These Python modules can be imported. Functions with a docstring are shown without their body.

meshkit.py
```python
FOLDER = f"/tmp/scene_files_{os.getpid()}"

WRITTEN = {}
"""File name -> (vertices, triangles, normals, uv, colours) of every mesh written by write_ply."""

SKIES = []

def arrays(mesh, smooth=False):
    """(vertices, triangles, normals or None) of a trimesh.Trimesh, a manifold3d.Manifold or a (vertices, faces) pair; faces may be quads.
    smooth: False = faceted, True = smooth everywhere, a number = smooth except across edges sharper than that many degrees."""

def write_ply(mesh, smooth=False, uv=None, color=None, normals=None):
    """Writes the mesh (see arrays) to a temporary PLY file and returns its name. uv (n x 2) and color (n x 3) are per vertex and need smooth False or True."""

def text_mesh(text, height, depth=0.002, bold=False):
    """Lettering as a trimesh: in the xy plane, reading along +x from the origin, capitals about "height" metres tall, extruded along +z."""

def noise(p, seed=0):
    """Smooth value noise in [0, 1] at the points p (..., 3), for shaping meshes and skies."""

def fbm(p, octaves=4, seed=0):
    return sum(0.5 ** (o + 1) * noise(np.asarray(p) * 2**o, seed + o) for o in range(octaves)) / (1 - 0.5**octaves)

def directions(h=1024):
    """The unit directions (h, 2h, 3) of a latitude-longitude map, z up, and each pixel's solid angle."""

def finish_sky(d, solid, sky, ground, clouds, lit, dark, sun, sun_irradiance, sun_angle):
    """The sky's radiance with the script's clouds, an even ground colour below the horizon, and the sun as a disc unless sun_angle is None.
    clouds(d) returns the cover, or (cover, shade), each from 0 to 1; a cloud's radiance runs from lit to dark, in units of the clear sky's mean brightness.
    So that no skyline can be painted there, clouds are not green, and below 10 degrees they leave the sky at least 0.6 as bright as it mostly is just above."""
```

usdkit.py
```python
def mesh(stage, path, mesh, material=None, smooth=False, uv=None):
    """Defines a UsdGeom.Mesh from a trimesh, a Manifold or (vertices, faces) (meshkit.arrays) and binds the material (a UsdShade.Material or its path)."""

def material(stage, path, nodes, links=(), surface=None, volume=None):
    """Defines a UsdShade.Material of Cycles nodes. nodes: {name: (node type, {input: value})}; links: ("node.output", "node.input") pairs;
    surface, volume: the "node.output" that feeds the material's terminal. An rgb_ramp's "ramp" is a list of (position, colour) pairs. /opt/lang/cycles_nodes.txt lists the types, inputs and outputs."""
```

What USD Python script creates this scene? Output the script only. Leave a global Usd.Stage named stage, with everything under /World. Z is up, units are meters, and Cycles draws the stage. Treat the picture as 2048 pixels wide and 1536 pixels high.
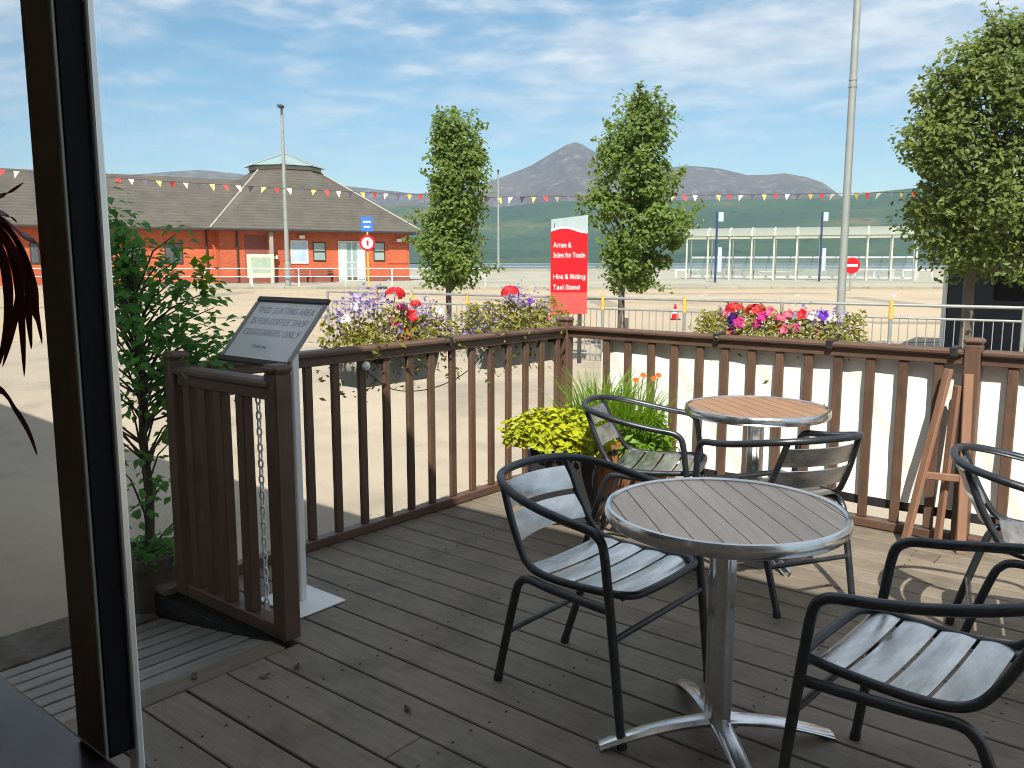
import math, numpy as np, trimesh, usdkit, meshkit
from pxr import Usd, UsdGeom, UsdLux, UsdShade, Gf, Sdf

# ------------------------------------------------------------------ stage, camera, sky, sun
stage = Usd.Stage.CreateInMemory()
UsdGeom.SetStageUpAxis(stage, 'Z')
UsdGeom.SetStageMetersPerUnit(stage, 1.0)
UsdGeom.Xform.Define(stage, '/World')
UsdGeom.Scope.Define(stage, '/World/Looks')

EXPOSURE = 1.25
SKY = 0.120
SUN = 0.94
HAZE = 0.00007
SUN_DIR = np.array([-0.077, -0.882, 1.0]); SUN_DIR /= np.linalg.norm(SUN_DIR)
EYE = np.array([0, 0, 1.40]); PITCH = math.radians(8.25); FOC = 1700.0

cam = UsdGeom.Camera.Define(stage, '/World/camera')
cam.CreateHorizontalApertureAttr(36.0); cam.CreateVerticalApertureAttr(27.0)
cam.CreateFocalLengthAttr(36.0 * FOC / 2048); cam.CreateClippingRangeAttr((0.05, 40000.0))
cam.CreateExposureAttr(EXPOSURE)
cam.AddTranslateOp().Set(tuple(EYE)); cam.AddRotateXOp().Set(90 - math.degrees(PITCH))

sun = UsdLux.DistantLight.Define(stage, '/World/sun_light')
sun.CreateIntensityAttr(SUN); sun.CreateAngleAttr(0.53); sun.CreateNormalizeAttr(True)
sun.CreateColorAttr((1.0, 0.93, 0.82))
_r = Gf.Rotation(Gf.Vec3d(0, 0, 1), Gf.Vec3d(*SUN_DIR))
sun.AddTransformOp().Set(Gf.Matrix4d(_r, Gf.Vec3d(0, 0, 30)))

ELEV = math.asin(SUN_DIR[2]); ROT = math.atan2(SUN_DIR[0], SUN_DIR[1])
sky = UsdLux.DomeLight.Define(stage, '/World/sky'); sky.CreateIntensityAttr(1.0)
sky_mat = usdkit.material(stage, '/World/Looks/sky_air', {
    'tc': ('texture_coordinate', {}), 's': ('separate_xyz', {}),
    'zc': ('math', {'math_type': 'maximum', 'value2': 0.0}), 'za': ('math', {'math_type': 'add', 'value2': 0.10}),
    'dx': ('math', {'math_type': 'divide'}), 'dy': ('math', {'math_type': 'divide'}), 'c': ('combine_xyz', {'z': 0.0}),
    'm1': ('mapping', {'mapping_type': 'point', 'rotation': (0, 0, 0.22), 'scale': (0.95, 1.05, 1.0), 'location': (3.1, 0.7, 0)}),
    'n1': ('noise_texture', {'scale': 2.5, 'detail': 9.0, 'roughness': 0.62, 'distortion': 0.25}),
    'm2': ('mapping', {'mapping_type': 'point', 'rotation': (0, 0, 0.2), 'scale': (1, 1, 1.0), 'location': (9.3, 2.2, 0)}),
    'n2': ('noise_texture', {'scale': 0.5, 'detail': 3.0, 'roughness': 0.5}),
    'n2s': ('math', {'math_type': 'multiply_add', 'value2': 0.75, 'value3': -0.375}),
    'xs': ('math', {'math_type': 'multiply_add', 'value2': 0.012, 'value3': 0.0}),
    'sum': ('math', {'math_type': 'add'}), 'sum2': ('math', {'math_type': 'add'}),
    'r': ('rgb_ramp', {'ramp': [(0.0, (0, 0, 0)), (0.33, (.03, .03, .03)), (0.43, (.26, .26, .26)), (0.52, (.66, .66, .66)), (0.62, (.95, .95, .95)), (1, (1, 1, 1))]}),
    'up': ('map_range', {'range_type': 'smoothstep', 'from_min': 0.16, 'from_max': 0.55, 'to_min': 0.0, 'to_max': 0.15, 'clamp': True}),  # extra cloud cover overhead, out of view, added to brighten the shade
    'lo': ('map_range', {'range_type': 'smoothstep', 'from_min': 0.06, 'from_max': 0.27, 'to_min': 0.06, 'to_max': 1.0, 'clamp': True}),
    'fac': ('math', {'math_type': 'multiply'}),
    'sky': ('sky_texture', {'sky_type': 'single_scattering', 'sun_disc': False, 'sun_elevation': ELEV, 'sun_rotation': ROT,
                            'altitude': 20.0, 'air_density': 1.0, 'aerosol_density': 0.35, 'ozone_density': 2.0}),
    'n3': ('noise_texture', {'scale': 5.0, 'detail': 6.0, 'roughness': 0.6}),
    'cr': ('rgb_ramp', {'ramp': [(0, (2.0, 2.35, 2.9)), (.36, (2.1, 2.45, 3.0)), (.62, (3.3, 3.45, 3.65)), (1, (3.6, 3.7, 3.85))]}),
    'hs': ('hsv', {'hue': 0.487, 'saturation': 1.3, 'value': .46, 'fac': 1.0}),
    'mix': ('mix_color', {'blend_type': 'mix', 'b': (3.7, 3.95, 4.3), 'use_clamp': False}),
    'bg': ('background_shader', {'strength': SKY}),
}, [('tc.generated', 's.vector'), ('s.z', 'zc.value1'), ('zc.value', 'za.value1'), ('s.x', 'dx.value1'), ('za.value', 'dx.value2'),
    ('s.y', 'dy.value1'), ('za.value', 'dy.value2'), ('dx.value', 'c.x'), ('dy.value', 'c.y'),
    ('c.vector', 'm1.vector'), ('m1.vector', 'n1.vector'), ('c.vector', 'm2.vector'), ('m2.vector', 'n2.vector'),
    ('n2.fac', 'n2s.value1'), ('n1.fac', 'sum.value1'), ('n2s.value', 'sum.value2'), ('dx.value', 'xs.value1'),
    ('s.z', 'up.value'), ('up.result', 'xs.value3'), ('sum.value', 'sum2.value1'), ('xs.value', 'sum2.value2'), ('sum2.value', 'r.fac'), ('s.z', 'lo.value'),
    ('r.color', 'fac.value1'), ('lo.result', 'fac.value2'), ('sky.color', 'hs.color'), ('hs.color', 'mix.a'), ('fac.value', 'mix.fac'), ('m1.vector', 'n3.vector'), ('n3.fac', 'cr.fac'), ('cr.color', 'mix.b'),
    ('mix.result', 'bg.color')], surface='bg.background')
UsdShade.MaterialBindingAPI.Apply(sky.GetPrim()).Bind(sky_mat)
sky.GetPrim().SetCustomDataByKey('kind', 'structure')

# ------------------------------------------------------------------ helpers
RNG = np.random.default_rng(7)
FWD = np.array([0, math.cos(PITCH), -math.sin(PITCH)]); UPV = np.array([0, math.sin(PITCH), math.cos(PITCH)]); RGT = np.array([1., 0, 0])
ANG = 50.6                                           # the terrace is turned by this much: local x runs away from the cafe, local y along its front
CA, SA = math.cos(math.radians(ANG)), math.sin(math.radians(ANG))

def W(u, w, z=0.0): return np.array([u * CA - w * SA, u * SA + w * CA, z])
def ray(px, py): return FWD + RGT * (px - 1024) / FOC - UPV * (py - 768) / FOC
def at_y(px, py, Y): d = ray(px, py); return EYE + d * (Y / d[1])
def at_z(px, py, z=-0.15): d = ray(px, py); return EYE + d * ((z - EYE[2]) / d[2])

used = {}
def numbered(parent, name):
    k = parent + '/' + name
    n = used.get(k, -1) + 1; used[k] = n
    return name if n == 0 else f'{name}_{n:03d}'
def _path(p): return '/World' if p is None else (p if isinstance(p, str) else str(p.GetPath()))

def tag(p, label=None, cat=None, group=None, kind=None):
    p = p.GetPrim() if hasattr(p, 'GetPrim') else p
    for k, v in (('label', label), ('category', cat), ('group', group), ('kind', kind)):
        if v: p.SetCustomDataByKey(k, v)
    return p
def thing(name, label, cat, loc=(0, 0, 0), rot=0.0, group=None, scale=None):
    x = UsdGeom.Xform.Define(stage, '/World/' + numbered('/World', name))
    x.AddTranslateOp().Set(tuple(float(a) for a in loc))
    if rot: x.AddRotateZOp().Set(float(rot))
    if scale: x.AddScaleOp().Set(tuple(scale))
    return tag(x.GetPrim(), label, cat, group)
def obj(name, mesh, m, parent=None, smooth=False, label=None, kind=None):
    pp = _path(parent)
    o = usdkit.mesh(stage, pp + '/' + numbered(pp, name), mesh, m, smooth=smooth)
    return tag(o, label, None, None, kind)
def struct(name, mesh, m, label=None, smooth=False): return obj(name, mesh, m, None, smooth, label, 'structure')
def copy_of(src, name, label, loc, rot, group=None, cat=None):
    was = src.GetCustomData()
    x = UsdGeom.Xform.Define(stage, '/World/' + numbered('/World', name))
    x.GetPrim().GetReferences().AddInternalReference(src.GetPath())
    x.ClearXformOpOrder()
    x.MakeMatrixXform().Set(Gf.Matrix4d(Gf.Rotation(Gf.Vec3d(0, 0, 1), float(rot)), Gf.Vec3d(*[float(a) for a in loc])))
    x.GetPrim().SetInstanceable(True)
    return tag(x.GetPrim(), label, cat or was.get('category'), group or was.get('group'))

def T3(m, t): m = m.copy(); m.apply_translation(t); return m
def join(ms): return trimesh.util.concatenate(ms)
def cbox(x0, x1, y0, y1, z0, z1, c=0.004):
    lo, hi = np.minimum([x0, y0, z0], [x1, y1, z1]), np.maximum([x0, y0, z0], [x1, y1, z1])
    c = min(c, 0.45 * (hi - lo).min())
    if c <= 0: return trimesh.creation.box(bounds=[lo, hi])
    pts = []
    for sx in (0, 1):
        for sy in (0, 1):
            for sz in (0, 1):
                p = np.where([sx, sy, sz], hi, lo); d = np.where([sx, sy, sz], -c, c)
                for k in range(3):
                    q = p + d; q[k] = p[k]; pts.append(q)
    return trimesh.convex.convex_hull(np.array(pts))
def box(x0, x1, y0, y1, z0, z1): return trimesh.creation.box(bounds=[np.minimum([x0, y0, z0], [x1, y1, z1]), np.maximum([x0, y0, z0], [x1, y1, z1])])
def smooth_path(p, n=6):
    p = np.asarray(p, float); q = np.vstack([2 * p[0] - p[1], p, 2 * p[-1] - p[-2]]); out = []
    for i in range(1, len(q) - 2):
        a, b, c, d = q[i - 1:i + 3]
        for t in np.linspace(0, 1, n, endpoint=False):
            out.append(.5 * (2 * b + (c - a) * t + (2 * a - 5 * b + 4 * c - d) * t * t + (3 * b - a - 3 * c + d) * t ** 3))
    out.append(p[-1]); return np.array(out)
def tube(path, r, seg=10, smooth=0, cap=True):
    p = smooth_path(path, smooth) if smooth else np.asarray(path, float)
    r = np.broadcast_to(np.asarray(r, float), (len(path),))
    r = np.interp(np.linspace(0, 1, len(p)), np.linspace(0, 1, len(r)), r)
    t = np.gradient(p, axis=0); t /= np.linalg.norm(t, axis=1)[:, None] + 1e-12
    a = np.cross(t[0], [0, 0, 1.0] if abs(t[0][2]) < .9 else [1.0, 0, 0]); a /= np.linalg.norm(a)
    th = np.linspace(0, 2 * np.pi, seg, endpoint=False); vs = []
    for i in range(len(p)):
        a = a - t[i] * (a @ t[i]); a /= np.linalg.norm(a); b = np.cross(t[i], a)
        vs.append(p[i] + r[i] * (np.cos(th)[:, None] * a + np.sin(th)[:, None] * b))
    v = np.vstack(vs); f = []
    for i in range(len(p) - 1):
        for k in range(seg):
            a0, a1, b0, b1 = i * seg + k, i * seg + (k + 1) % seg, (i + 1) * seg + k, (i + 1) * seg + (k + 1) % seg
            f += [[a0, a1, b1], [a0, b1, b0]]
    if cap:
        n = len(v); v = np.vstack([v, p[0], p[-1]])
        for k in range(seg):
            f += [[n, (k + 1) % seg, k], [n + 1, (len(p) - 1) * seg + k, (len(p) - 1) * seg + (k + 1) % seg]]
    return trimesh.Trimesh(v, f, process=False)
def beam(a, b, w, h, up=(0, 0, 1), c=0.003):
    a, b = np.asarray(a, float), np.asarray(b, float); d = b - a; L = np.linalg.norm(d); d /= L
    s = np.cross(d, up); s /= np.linalg.norm(s); n = np.cross(s, d)
    m = cbox(0, L, -w / 2, w / 2, -h / 2, h / 2, c); M = np.eye(4); M[:3, 0], M[:3, 1], M[:3, 2], M[:3, 3] = d, s, n, a
    m.apply_transform(M); return m
def lathe(prof, seg=24):
    prof = np.asarray(prof, float); th = np.linspace(0, 2 * np.pi, seg, endpoint=False)
    v = np.vstack([np.stack([r * np.cos(th), r * np.sin(th), np.full(seg, z)], 1) for r, z in prof]); f = []
    for i in range(len(prof) - 1):
        for k in range(seg):
            a0, a1, b0, b1 = i * seg + k, i * seg + (k + 1) % seg, (i + 1) * seg + k, (i + 1) * seg + (k + 1) % seg
            f += [[a0, a1, b1], [a0, b1, b0]]
    return trimesh.Trimesh(v, f, process=False)
def disc(c, n, r, seg=24, thick=0.01):
    m = trimesh.creation.cylinder(r, thick, sections=seg); m.apply_transform(trimesh.geometry.align_vectors([0, 0, 1], n)); m.apply_translation(c); return m
def grid(nx, ny, f):
    X, Y = np.meshgrid(np.linspace(0, 1, nx), np.linspace(0, 1, ny), indexing='ij'); v = f(X.ravel(), Y.ravel())
    i = np.arange(nx * ny).reshape(nx, ny); a, b, c, d = i[:-1, :-1].ravel(), i[1:, :-1].ravel(), i[1:, 1:].ravel(), i[:-1, 1:].ravel()
    return trimesh.Trimesh(v, np.vstack([np.stack([a, b, c], 1), np.stack([a, c, d], 1)]), process=False)
def unit(v): return v / (np.linalg.norm(v, axis=-1, keepdims=True) + 1e-12)
def leaf_mesh(c, n, L, wid, rng, droop=0.25, along=None):
    """pointed leaves: four vertices each, folded a little along the middle"""
    c, n = np.asarray(c, float), unit(np.asarray(n, float)); k = len(c)
    t = rng.normal(size=(k, 3)) if along is None else along + .35 * rng.normal(size=(k, 3))
    t = unit(t - n * (t * n).sum(1, keepdims=True)); s = np.cross(n, t)
    L = np.broadcast_to(L, (k,))[:, None] * rng.uniform(.7, 1.25, (k, 1)); w = L * wid
    base = c - t * L * .5; tip = c + t * L * .5 - n * L * droop * .5
    l = c + s * w * .5 + n * w * .12 - t * L * .06; r = c - s * w * .5 + n * w * .12 - t * L * .06
    v = np.stack([base, l, tip, r], 1).reshape(-1, 3); i = np.arange(k)[:, None] * 4
    return trimesh.Trimesh(v, np.vstack([i + [0, 2, 1], i + [0, 3, 2]]), process=False)

# ------------------------------------------------------------------ materials
def pm(name, c1, c2=None, scale=4.0, rough=0.6, metal=0.0, bump=0.0, bscale=None, stretch=(1, 1, 1), detail=5.0, rand=0.0, lo=.3, hi=.7, spec=0.5, c3=None, rrange=0.0, bdist=0.01, coat=0.0, dirt=None):
    """principled material: noise between c1 and c2 in object space, per-object brightness variation, bump"""
    c2 = c2 or c1
    N = {'tc': ('texture_coordinate', {}), 'mp': ('mapping', {'mapping_type': 'point', 'scale': stretch}),
         'n': ('noise_texture', {'scale': scale, 'detail': detail, 'roughness': 0.62}),
         'r': ('rgb_ramp', {'ramp': [(0, c1), (lo, c1), (hi, c2), (1, c2)] if c3 is None else [(0, c1), (lo, c1), ((lo + hi) / 2, c2), (hi, c3), (1, c3)]}),
         'p': ('principled_bsdf', {'roughness': rough, 'metallic': metal, 'specular_ior_level': spec, 'coat_weight': coat, 'coat_roughness': .15})}
    Lk = [('tc.object', 'mp.vector'), ('mp.vector', 'n.vector'), ('n.fac', 'r.fac')]
    src = 'r.color'
    if rand:
        N['oi'] = ('object_info', {}); N['mr'] = ('map_range', {'from_min': 0., 'from_max': 1., 'to_min': 1 - rand, 'to_max': 1 + rand})
        N['hv'] = ('hsv', {'hue': .5, 'saturation': 1., 'fac': 1.})
        Lk += [('oi.random', 'mr.value'), ('mr.result', 'hv.value'), (src, 'hv.color')]; src = 'hv.color'
    if dirt:
        N['gp'] = ('geometry', {}); N['dn'] = ('noise_texture', {'scale': dirt[0], 'detail': 9., 'roughness': .7}); N['dr'] = ('rgb_ramp', {'ramp': [(0, (dirt[1],) * 3), (.36, (dirt[1],) * 3), (.52, (1, 1, 1)), (1, (1, 1, 1))]})
        N['dm'] = ('mix_color', {'blend_type': 'multiply', 'fac': 1.0}); Lk += [('gp.position', 'dn.vector'), ('dn.fac', 'dr.fac'), (src, 'dm.a'), ('dr.color', 'dm.b')]; src = 'dm.result'
    Lk.append((src, 'p.base_color'))
    if rrange:
        N['n3'] = ('noise_texture', {'scale': scale * 1.7, 'detail': 4.}); N['rr'] = ('map_range', {'from_min': .3, 'from_max': .7, 'to_min': rough - rrange, 'to_max': rough + rrange, 'clamp': True})
        Lk += [('mp.vector', 'n3.vector'), ('n3.fac', 'rr.value'), ('rr.result', 'p.roughness')]
    if bump:
        N['n2'] = ('noise_texture', {'scale': bscale or scale * 3, 'detail': 6.}); N['b'] = ('bump', {'strength': bump, 'distance': bdist})
        Lk += [('mp.vector', 'n2.vector'), ('n2.fac', 'b.height'), ('b.normal', 'p.normal')]
    return usdkit.material(stage, '/World/Looks/' + name, N, Lk, surface='p.BSDF')

def leafmat(name, cols, trans=0.35, rough=0.45, spread=None):
    n = len(cols); ramp = [(i / (n - 1), c) for i, c in enumerate(cols)]
    return usdkit.material(stage, '/World/Looks/' + name, {
        'g': ('geometry', {}), 'tc': ('texture_coordinate', {}), 'nz': ('noise_texture', {'scale': spread or 3.0, 'detail': 2.}),
        'a': ('math', {'math_type': 'multiply_add', 'value2': .55, 'value3': -.05}), 'b': ('math', {'math_type': 'multiply_add', 'value2': .5}),
        'r': ('rgb_ramp', {'ramp': ramp}), 'p': ('principled_bsdf', {'roughness': rough, 'specular_ior_level': .4}),
        't': ('translucent_bsdf', {}), 'm': ('mix_closure', {'fac': trans}), 'h': ('hsv', {'hue': .485, 'saturation': 1.1, 'value': 1.25, 'fac': 1.})},
        [('g.random_per_island', 'a.value1'), ('tc.object', 'nz.vector'), ('nz.fac', 'b.value1'), ('a.value', 'b.value3'), ('b.value', 'r.fac'),
         ('r.color', 'p.base_color'), ('r.color', 'h.color'), ('h.color', 't.color'), ('p.BSDF', 'm.closure1'), ('t.BSDF', 'm.closure2')], surface='m.closure')

MT = {}
MT['deck'] = pm('deck_wood', (.138, .114, .088), (.200, .166, .128), scale=3, stretch=(14, 1.2, 4), rough=.62, bump=.25, bscale=22, rand=.14, rrange=.12, bdist=.003, dirt=(2.6, .62))
MT['trim'] = pm('trim_wood', (.12, .098, .075), (.17, .14, .105), scale=3, stretch=(1.2, 12, 4), rough=.65, bump=.2, bscale=20, rand=.08, bdist=.003)
MT['ramp'] = pm('ramp_wood', (.11, .10, .088), (.24, .225, .21), scale=4, stretch=(1.2, 10, 4), rough=.55, bump=.25, bscale=20, rand=.12, bdist=.003)
MT['fence'] = pm('fence_stain', (.088, .047, .030), (.120, .067, .044), scale=5, stretch=(9, 9, 1), rough=.55, bump=.2, bscale=14, rand=.12, bdist=.003, dirt=(5., .72))
MT['rail'] = pm('rail_stain', (.082, .044, .030), (.116, .066, .046), scale=4, stretch=(2, 2, 9), rough=.5, bump=.2, bscale=14, rand=.06, bdist=.003, dirt=(4., .72))
MT['easel'] = pm('easel_wood', (.19, .095, .058), (.24, .125, .078), scale=5, stretch=(9, 9, 1), rough=.6, bump=.15, bscale=14, bdist=.003)
MT['stone'] = pm('tarmac_pale', (.29, .245, .19), (.36, .305, .235), scale=.6, rough=.9, bump=.5, bscale=160, detail=8, lo=.25, hi=.75, bdist=.004, dirt=(.55, .74))
MT['road'] = pm('road_tarmac', (.33, .265, .185), (.395, .32, .225), scale=.15, rough=.9, bump=.3, bscale=60, detail=9, bdist=.004, dirt=(.12, .80))
MT['apron'] = pm('apron_concrete', (.26, .25, .20), (.34, .32, .26), scale=.2, rough=.9, bump=.2, bscale=20, dirt=(.15, .78))
MT['kerb'] = pm('kerb_stone', (.22, .21, .17), (.30, .28, .22), scale=1.5, rough=.85, rand=.12)
MT['verge'] = pm('verge_grass', (.07, .10, .03), (.13, .14, .05), scale=3, rough=.9)
MT['white'] = pm('white_paint', (.74, .74, .72), (.80, .80, .78), scale=3, rough=.5)
MT['gunmetal'] = pm('gunmetal_tube', (.045, .05, .06), (.075, .08, .09), scale=14, rough=.36, metal=.8, rrange=.08)
MT['slat'] = pm('brushed_slat', (.46, .46, .46), (.74, .74, .73), scale=6, stretch=(.7, 3.5, 2), rough=.33, metal=1.0, lo=.32, hi=.62, rrange=.12)
MT['alu'] = pm('polished_aluminium', (.62, .63, .65), (.74, .75, .77), scale=10, rough=.22, metal=1.0, rrange=.07)
MT['rubber'] = pm('black_rubber', (.012, .012, .013), rough=.7)
MT['tabletop'] = pm('table_plank', (.52, .41, .32), (.66, .54, .44), scale=4, stretch=(12, 1.2, 4), rough=.45, spec=.4, rand=.10, bump=.10, bscale=20, rrange=.1, bdist=.002)
MT['tabletop2'] = pm('table_plank_warm', (.23, .130, .072), (.31, .18, .105), scale=4, stretch=(12, 1.2, 4), rough=.45, rand=.06, bump=.12, bscale=20, bdist=.002)
MT['banner'] = pm('banner_cloth', (.78, .77, .73), (.84, .83, .80), scale=2, rough=.7)
MT['black'] = pm('black_plastic', (.012, .012, .014), (.02, .02, .022), rough=.55)
MT['trough'] = pm('trough_grey', (.42, .42, .39), (.50, .50, .47), scale=8, rough=.7)
MT['terracotta'] = pm('terracotta', (.16, .07, .04), (.24, .105, .06), scale=6, rough=.85)
MT['tubwood'] = pm('tub_wood', (.34, .135, .06), (.42, .18, .085), scale=5, stretch=(8, 8, 1), rough=.6, rand=.15)
MT['soil'] = pm('soil', (.03, .022, .016), (.06, .045, .03), scale=20, rough=1., bump=.6)
MT['steel'] = pm('galvanised_steel', (.22, .23, .23), (.30, .31, .30), scale=6, rough=.5, metal=.3, rrange=.1)
MT['polegrey'] = pm('pole_grey', (.23, .25, .25), (.30, .32, .31), scale=3, rough=.5, metal=.2)
MT['yellow'] = pm('yellow_plastic', (.52, .33, .06), (.58, .39, .08), rough=.5)
MT['red'] = pm('sign_red', (.50, .007, .014), (.55, .010, .018), scale=2, rough=.5, spec=.2)
MT['redpale'] = pm('sign_red_worn', (.56, .05, .05), (.60, .08, .07), scale=2, rough=.5)
MT['signwhite'] = pm('sign_white', (.70, .72, .72), (.78, .80, .80), scale=2, rough=.4)
MT['signgrey'] = pm('sign_pale', (.26, .34, .35), (.36, .44, .45), scale=1.2, rough=.4)
MT['blue'] = pm('sign_blue', (.02, .12, .52), (.03, .16, .58), rough=.4)
MT['navy'] = pm('navy_paint', (.010, .016, .030), (.014, .022, .04), scale=2, rough=.45)
MT['postnavy'] = pm('post_blue', (.02, .035, .09), (.03, .05, .12), rough=.45)
MT['teal'] = pm('teal_panel', (.01, .19, .26), (.02, .24, .32), rough=.4)
MT['brick'] = usdkit.material(stage, '/World/Looks/red_brick', {
    'tc': ('texture_coordinate', {}), 's': ('separate_xyz', {}), 'add': ('math', {'math_type': 'add'}), 'c': ('combine_xyz', {'z': 0.}),
    'b': ('brick_texture', {'scale': 1.0, 'brick_width': .23, 'row_height': .075, 'mortar_size': .006, 'color1': (.44, .075, .028), 'color2': (.58, .11, .04), 'mortar': (.36, .17, .10)}),
    'n': ('noise_texture', {'scale': .5, 'detail': 5.}), 'mr': ('map_range', {'from_min': .3, 'from_max': .7, 'to_min': .85, 'to_max': 1.12}), 'h': ('hsv', {'hue': .5, 'saturation': 1., 'fac': 1.}),
    'p': ('principled_bsdf', {'roughness': .85})},
    [('tc.object', 's.vector'), ('s.x', 'add.value1'), ('s.y', 'add.value2'), ('add.value', 'c.x'), ('s.z', 'c.y'), ('c.vector', 'b.vector'),
     ('tc.object', 'n.vector'), ('n.fac', 'mr.value'), ('mr.result', 'h.value'), ('b.color', 'h.color'), ('h.color', 'p.base_color')], surface='p.BSDF')
MT['brickdark'] = pm('brick_plinth', (.20, .06, .045), (.26, .085, .06), scale=4, rough=.85)
MT['roof'] = usdkit.material(stage, '/World/Looks/roof_tile', {
    'tc': ('texture_coordinate', {}), 's': ('separate_xyz', {}), 'w': ('wave_texture', {'wave_type': 'bands', 'bands_direction': 'z', 'profile': 'saw', 'scale': 1.55, 'distortion': .35, 'detail': 3., 'detail_scale': 3.}),
    'n': ('noise_texture', {'scale': .9, 'detail': 8., 'roughness': .65}), 'r': ('rgb_ramp', {'ramp': [(0, (.070, .063, .053)), (.35, (.078, .070, .059)), (.65, (.112, .101, .085)), (1, (.124, .112, .095))]}),
    'm': ('mix_color', {'blend_type': 'multiply', 'fac': .35}), 'b': ('bump', {'strength': .6, 'distance': .06}), 'p': ('principled_bsdf', {'roughness': .8})},
    [('tc.object', 'w.vector'), ('tc.object', 'n.vector'), ('n.fac', 'r.fac'), ('r.color', 'm.a'), ('w.color', 'm.b'), ('m.result', 'p.base_color'), ('w.fac', 'b.height'), ('b.normal', 'p.normal')], surface='p.BSDF')
MT['ridge'] = pm('ridge_tile', (.26, .245, .21), (.33, .31, .27), scale=2, rough=.8)
MT['gutter'] = pm('gutter_dark', (.035, .03, .03), rough=.6)
MT['lantern'] = pm('lantern_sheet', (.16, .26, .27), (.22, .32, .33), scale=1, rough=.25)
MT['darkglass'] = pm('window_glass_dark', (.05, .06, .07), (.09, .10, .11), scale=.6, rough=.12, spec=.7)
MT['paleglass'] = pm('door_glass', (.22, .30, .29), (.34, .42, .41), scale=.7, rough=.12, spec=.7)
MT['mint'] = pm('mint_frame', (.48, .60, .56), (.55, .66, .62), rough=.5)
MT['cream'] = pm('cream_board', (.50, .47, .38), (.56, .52, .43), scale=3, rough=.6)
MT['poster'] = pm('poster_blue', (.34, .46, .58), (.48, .58, .66), scale=1.5, rough=.4)
MT['map'] = pm('map_panel', (.24, .36, .28), (.42, .46, .36), scale=3, rough=.4)
MT['frame_brown'] = pm('frame_brown', (.13, .085, .05), (.18, .12, .07), scale=3, stretch=(12, 12, 1), rough=.35, bump=.05, bscale=30)
MT['frame_dark'] = pm('frame_black', (.005, .005, .009), (.009, .009, .014), rough=.6, spec=.15)
MT['frame_white'] = pm('frame_white', (.80, .82, .84), (.86, .88, .90), rough=.28, metal=.55)
MT['sill'] = pm('sill_gloss', (.028, .02, .026), (.045, .033, .042), scale=3, rough=.28, rrange=.1)
MT['plaster'] = pm('cafe_plaster', (.76, .75, .71), (.80, .79, .75), scale=2, rough=.9)
MT['interior'] = pm('cafe_interior', (.50, .46, .40), (.56, .52, .46), scale=2, rough=.8)
MT['bark'] = pm('bark', (.06, .05, .04), (.13, .11, .085), scale=14, stretch=(1, 1, .25), rough=.9, bump=.5)
MT['water'] = pm('sea_water', (.04, .075, .09), (.06, .10, .12), scale=.02, rough=.25)
MT['leaf_tree'] = leafmat('tree_leaf', [(.06, .11, .030), (.18, .26, .05), (.36, .43, .075), (.54, .57, .11)], trans=.48, spread=2.2)
MT['leaf_tree_big'] = leafmat('tree_leaf_olive', [(.065, .11, .032), (.19, .24, .055), (.35, .39, .08), (.52, .51, .12)], trans=.48, spread=1.8)
MT['leaf_shrub'] = leafmat('shrub_leaf', [(.06, .19, .055), (.13, .34, .07), (.23, .46, .08), (.33, .56, .10)], trans=.58, spread=3)
MT['leaf_new'] = leafmat('new_shoot_leaf', [(.12, .24, .015), (.2, .32, .02), (.26, .38, .03)], trans=.4)
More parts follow.
